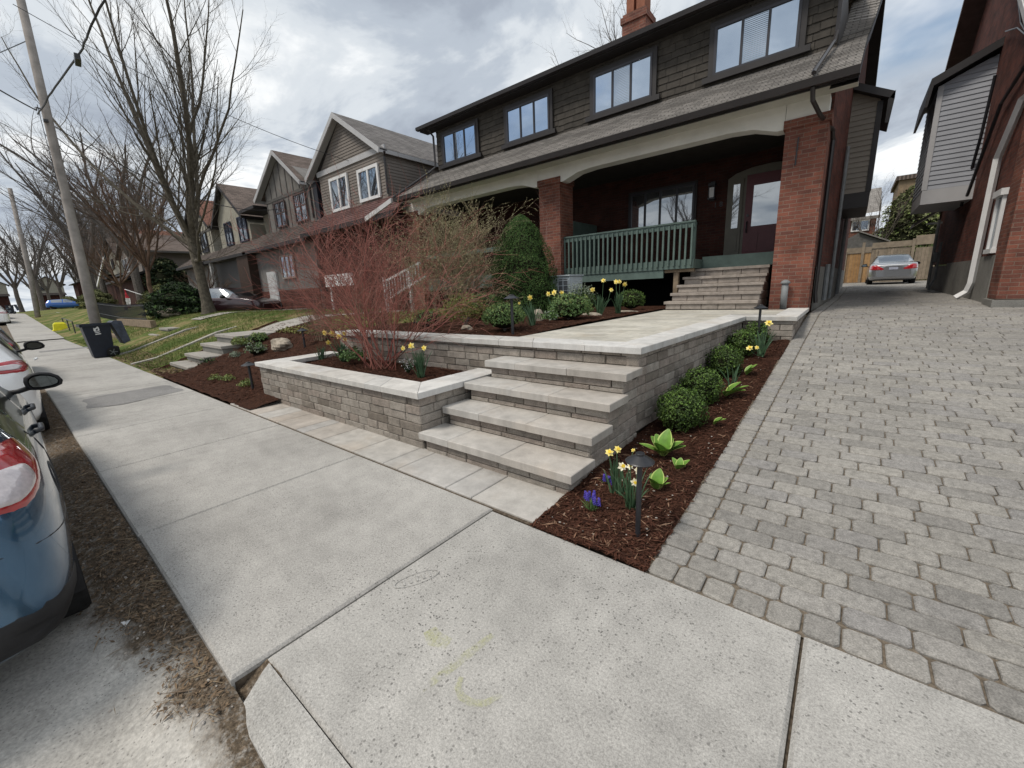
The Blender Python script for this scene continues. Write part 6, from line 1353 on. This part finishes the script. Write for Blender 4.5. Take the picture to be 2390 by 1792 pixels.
c6.location = (-96, 5.0, 1.62); c6.rotation_euler = (0, 0, R(82))
# ============================================================ STREET FURNITURE
pt = thing('utility_pole', 'tall weathered concrete utility pole behind the navy bin', 'utility pole', (-19, 1.93, 0)); mb = MB()
mb.tube([(-19, 1.93, -.1), (-19, 2.0, 3), (-19.0, 2.1, 7), (-19.0, 2.24, 12)], [.145, .125, .105, .085], 20); mb.build('pole', M_pole, pt, True)
mb = MB(); mb.obox((-18.86, 2.03, 6.9), (1, 0, 0), (0, 1, 0), (0, 0, 1), .08, .05, .03); mb.tube([(-19.0, 2.0, 7.25), (-18.8, 1.9, 7.2), (-18.7, 1.88, 7.1)], .02, 6); mb.tube([(-18.86, 1.94, 7.3), (-18.85, 1.93, 6.4), (-18.87, 1.93, 4.9)], .009, 5); mb.build('bracket', M_black, pt)
p_b = thing('utility_pole', 'second concrete pole farther down the left side of the sidewalk', 'utility pole', (-58, 2.3, .9)); mb = MB(); mb.tube([(-58, 2.3, .7), (-58, 2.6, 5), (-58, 2.9, 12)], [.19, .17, .14], 12); mb.build('pole', M_pole, p_b, True)
def wire(label, a, b, sag, r_, n=16, wob=0, name='overhead_wire'):
    a, b = Vector(a), Vector(b); pts = [a.lerp(b, i/n)-Vector((0, 0, sag*4*(i/n)*(1-i/n)))+rvec(wob) for i in range(n+1)]
    mb = MB(); mb.tube(pts, r_, 5); return tag(mb.build(name, M_black), label, 'wire', 'overhead wires')
mb = MB(); cp = [Vector(p) for p in ((-18.85, 1.9, 7.05), (-17.5, 1.98, 7.0), (-16, 2.13, 7.07), (-14, 2.34, 7.08), (-13, 2.37, 7.1), (-12, 2.55, 7.38), (-10.5, 2.8, 7.8), (-8, 3.2, 8.6))]; cq = []
for a, b in zip(cp, cp[1:]): cq += [a.lerp(b, k/4)+rvec(.012) for k in range(4)]
mb.tube(cq, .021, 6); tag(mb.build('overhead_cable', M_black), 'thick black bundled cable rising from the pole over the sidewalk toward the camera', 'cable', 'overhead wires')
mb = MB(); mb.obox((-14.2, 2.30, 7.0), (1, -.1, -.03), (0, 1, 0), (0, 0, 1), .22, .05, .06); tag(mb.build('splice_box', M_black), 'black splice case hanging on the thick cable', 'splice case')
wire('cable running left from the pole along the street', (-18.9, 1.9, 7.15), (-12, -.9, 6.6), .12, .018)
wire('long thin wire crossing the maple toward the houses', (-18, 1.9, 9.4), (-16.0, 10, 6.75), .35, .010)
wire('thin wire looping from pole to the grey stucco house', (-19, 2.1, 6.9), (-22.5, 9.8, 5.9), .8, .016)
wire('second thin wire from pole to the cream house', (-19, 2.1, 6.6), (-29.5, 9.8, 5.9), .7, .014)
wire('high thin wire leaving the frame at upper left', (-19, 2.1, 9), (-40, -4, 12), .5, .012)
wire('low wire parallel to the road behind the pole', (-19, 2.2, 6.3), (-58, 2.6, 9.0), .9, .016)
wire('second low wire parallel to the road behind the pole', (-19, 2.2, 5.9), (-58, 2.6, 8.4), .9, .014)
# navy wheeled bin seen from the side, lid hanging open at the back
bt = thing('wheeled_bin', 'large navy blue wheeled garbage bin with open lid on the sidewalk edge', 'garbage bin', (-18, 1.9, 0)); mb = MB()
mb.add([(-17.78, 1.60, .03), (-18.30, 1.60, .03), (-18.34, 2.07, .03), (-17.80, 2.07, .03), (-17.72, 1.50, .98), (-18.38, 1.50, .98), (-18.38, 2.13, 1.0), (-17.72, 2.13, 1.0)],
       [(3, 2, 1, 0), (0, 1, 5, 4), (1, 2, 6, 5), (2, 3, 7, 6), (3, 0, 4, 7)])
mb.add([(-17.74, 1.53, .90), (-18.36, 1.53, .90), (-18.36, 2.1, .95), (-17.74, 2.1, .95)], [(0, 1, 2, 3)]); mb.build('bin_body', M_bin, bt)
mb = MB(); mb.box(-18.42, -17.68, 1.45, 1.50, .96, 1.03); mb.box(-18.42, -17.68, 2.13, 2.17, .98, 1.05); mb.prism([(-17.68, 1.46, .97), (-17.68, 2.14, .99), (-17.68, 2.14, 1.05), (-17.68, 1.46, 1.03)], (-.05, 0, 0)); mb.box(-18.42, -18.37, 1.46, 2.14, .98, 1.04); mb.box(-17.76, -17.73, 1.53, 1.60, .82, .95); mb.build('rim', M_bin, bt)
mb = MB(); mb.prism([(-17.66, 2.15, 1.05), (-17.66, 2.22, 1.10), (-17.66, 2.40, 1.08), (-17.66, 2.50, .45), (-17.66, 2.33, .37), (-17.66, 2.19, .9)], (-.78, 0, 0)); mb.build('lid', M_lid, bt)
for x in (-17.70, -18.38):
    mb = MB(); mb.lathe((x, 2.04, .15), [(.09, -.035), (.15, -.035), (.155, 0), (.15, .035), (.09, .035)], 24, (1, 0, 0)); wh = mb.build('wheel', M_rub, bt, True)
    mb = MB(); mb.lathe((x, 2.04, .15), [(.10, -.02), (.10, .02)], 20, (1, 0, 0))
    for k in range(5): a = k*math.pi*2/5; mb.obox((x+.03, 2.04+math.cos(a)*.05, .15+math.sin(a)*.05), (0, math.cos(a), math.sin(a)), (0, -math.sin(a), math.cos(a)), (1, 0, 0), .05, .008, .008)
    mb.build('hub', M_pvc, wh)
mb = MB(); mb.box(-18.36, -17.72, 2.07, 2.2, .1, .30); mb.build('axle_housing', M_plast, bt)
mb = MB(); X_ = -17.735   # white emblem: cup shape with a leaf, lines of small print below
def em(pts): mb.prism([(X_+.012, y, z) for y, z in pts], (-.03, 0, 0))
em([(1.735, .84), (1.74, .92), (1.765, .905), (1.79, .915), (1.81, .93), (1.825, .955), (1.845, .955), (1.86, .92), (1.865, .86), (1.86, .825), (1.76, .805), (1.745, .815)])
em([(1.745, .79), (1.875, .80), (1.86, .777), (1.80, .768), (1.76, .773)])
em([(1.752, .738), (1.878, .748), (1.876, .722), (1.750, .712)]); e_ = mb.build('emblem', M_white, bt)
mb = MB(); mb.prism([(X_+.016, y, z) for y, z in ((1.775, .85), (1.80, .88), (1.835, .90), (1.83, .865), (1.815, .845), (1.84, .84), (1.80, .83))], (-.02, 0, 0)); mb.build('emblem_leaf', M_bin, e_)
b2 = copy_tree(bt); b2.location = (-78, 1.2, street(-78)); b2['label'] = 'distant dark wheeled bin by the second pole'
yb = thing('yellow_tub', 'bright yellow upturned plastic tub on the far sidewalk edge', 'tub', (-38, 2.25, street(-38))); mb = MB()
z = street(-38); mb.add([(-38.35, 1.98, z), (-37.65, 1.98, z), (-37.65, 2.62, z), (-38.35, 2.62, z), (-38.25, 2.03, z+.40), (-37.72, 2.03, z+.40), (-37.72, 2.56, z+.40), (-38.25, 2.56, z+.40), (-38.15, 2.12, z+.5), (-37.8, 2.12, z+.5), (-37.8, 2.48, z+.5), (-38.15, 2.48, z+.5)],
       [(0, 1, 5, 4), (1, 2, 6, 5), (2, 3, 7, 6), (3, 0, 4, 7), (4, 5, 9, 8), (5, 6, 10, 9), (6, 7, 11, 10), (7, 4, 8, 11), (8, 9, 10, 11)]); mb.build('tub_body', M_ylw, yb)
mb = MB(); mb.box(-38.40, -37.6, 1.94, 2.66, z+.0, z+.04); mb.build('tub_rim', M_ylw, yb)
# air conditioner
ac = thing('air_conditioner', 'pale grey condenser unit between conical spruce and porch deck', 'air conditioner', (-5.35, 8.4, .97)); mb = MB()
mb.bbox(-5.62, -5.05, 8.40, 9.0, .98, 1.76, .02); mb.build('cabinet', M_ac, ac)
mb = MB(); mb.box(-5.35, -5.08, 8.385, 8.402, 1.05, 1.70); gr = mb.build('grille', M_acg, ac); mb = MB()
for k in range(6): mb.box(-5.36, -5.07, 8.375, 8.388, 1.08+.115*k, 1.095+.115*k)
for k in range(3): mb.box(-5.352+.135*k, -5.337+.135*k, 8.373, 8.386, 1.05, 1.70)
mb.build('guard', M_ac, gr); mb = MB(); mb.box(-5.65, -5.02, 8.37, 9.03, 1.762, 1.79); mb.build('lid', M_ac, ac); mb = MB(); mb.tube([(-5.64, 8.37, 1.30), (-5.3, 8.36, 1.28), (-5.0, 8.37, 1.27)], .012, 6); mb.build('hose', M_black, ac)
# vent pipe by the pillar
vp = thing('vent_pipe', 'short grey standpipe with domed cap in front of the right brick pillar', 'vent pipe', (-.95, 9.33, .94)); mb = MB(); mb.tube([(-.95, 9.33, .93), (-.95, 9.33, 1.40)], .055, 16); mb.build('pipe', M_pvc, vp, True)
mb = MB(); mb.lathe((-.95, 9.33, 1.40), [(.075, 0), (.08, .02), (.06, .05), (.02, .07)], 16); mb.build('cap', M_pvc, vp)
# neighbour's white board sign and stair railing
sg = thing('yard_sign', 'white rectangular board on a white post behind the red twigs', 'sign', (-13.4, 7.4, 1)); k_ = 7.4/8.5
mb = MB(); mb.box(-14.3, -12.55, 7.4, 7.44, 1.5+.43*k_, 1.5+.88*k_); mb.build('board', M_white, sg); mb = MB(); mb.box(-13.97, -13.88, 7.36, 7.40, 1.0, 1.5+.43*k_+.2); mb.build('post', M_whited, sg)
sr = thing('stair_railing', 'white sloping stair railing glimpsed through the red and budding shrubs', 'railing', (-11, 8.5, 1))
for (a, b) in (((-12.1, 8.3, 1.95), (-10.2, 8.3, 2.42)), ((-11.9, 8.3, 1.42), (-10.0, 8.3, 2.0))):
    mb = MB(); mb.obox((Vector(a)+Vector(b))/2, Vector(b)-Vector(a), (0, 1, 0), (0, 0, 1), 1.0, .03, .035); mb.build('rail', M_whited, sr)
for i in range(12): mb = MB(); x = -12.0+i*.155; mb.box(x, x+.03, 8.285, 8.315, 1.42+.25*(x+12)/1.0*.95, 1.98+.25*(x+12)/1.0*.95); mb.build('baluster', M_whited, sr)
for x, z1 in ((-12.15, 2.1), (-10.8, 2.3)): mb = MB(); mb.box(x, x+.09, 8.26, 8.35, .95, z1); mb.build('newel_post', M_whited, sr)
# iron fence, flag, distant things
fn = thing('iron_fence', 'black iron picket fence leaning along the neighbour garden behind the pole', 'fence', (-31, 3.2, .3))
for i in range(15):
    x = -38+i*.9; z = lz(x, 4.2); mb = MB()
    for k in range(4): xx = x+k*.225; mb.tube([(xx, 4.2, z-.1), (xx, 4.2, z+.95)], .014, 4)
    mb.build('picket_panel', M_black, fn)
mb = MB()
for zz_ in (.25, .85):
    mb.tube([(-38, 4.2, lz(-38, 4.2)+zz_), (-31, 4.2, lz(-31, 4.2)+zz_), (-24.6, 4.2, lz(-24.6, 4.2)+zz_)], .018, 4)
mb.build('fence_rail', M_black, fn)
mb = MB()
for k in range(3): mb.tube([(-33-k*2.6, 2.5, 0+street(-33-k*2.6)), (-33.1-k*2.6, 2.5, .75+street(-33-k*2.6))], .03, 5)
mb.tube([(-33, 2.5, .75+street(-33)), (-38.2, 2.5, .75+street(-38))], .02, 5); tag(mb.build('low_railing', M_black), 'low black two post railing by the far lawn', 'railing')
fl = thing('flag', 'small red and white flag on a white pole at the brown roofed house', 'flag', (-40, 6.6, 2)); mb = MB(); mb.tube([(-39.6, 7.3, 2.05), (-41.2, 6.2, 2.75)], .03, 5); mb.build('flag_pole', M_white, fl)
mb = MB(); vs = []
for i in range(6):
    for j in range(6): vs.append((-41.6+.18*i, 6.2+.10*math.sin(j*1.2+i), 2.75-.28*j-.02*i))
mb.add(vs, [(i*6+j, (i+1)*6+j, (i+1)*6+j+1, i*6+j+1) for i in range(5) for j in range(5)], 0); mb.m = [0 if (k % 5) in (0, 1, 4) else 1 for k in range(25)]; mb.build('cloth', [M_flag, M_whited], fl)
# low timber edging of the neighbour's raised bed
mb = MB(); mb.prism([(-38, 2.9, .25), (-22.5, 2.9, .12), (-22.5, 2.9, .34), (-38, 2.9, .55)], (0, .18, 0)); mb.prism([(-30, 3.9, .6), (-22.4, 3.9, .6), (-22.4, 3.9, .9), (-30, 3.9, .9)], (0, .18, 0)); tag(mb.build('timber_edging', M_wood), 'weathered timber edging along the neighbouring garden bed', 'garden edging')
# litter on the road
mb = MB(); mb.add([(-2.72, .10, -.075), (-2.685, .115, -.06), (-2.67, .09, -.075), (-2.695, .08, -.055)], [(0, 1, 2, 3)]); tag(mb.build('paper_scrap', M_white), 'tiny white paper scrap lying in the gutter litter', 'litter')
mb = MB(); mb.tube([(-2.70, .10, -.08), (-2.80, .13, -.06), (-2.95, .16, -.075)], .0025, 4); tag(mb.build('dry_stalk', M_tan), 'pale dry stalk lying by the paper scrap in the gutter', 'stalk')
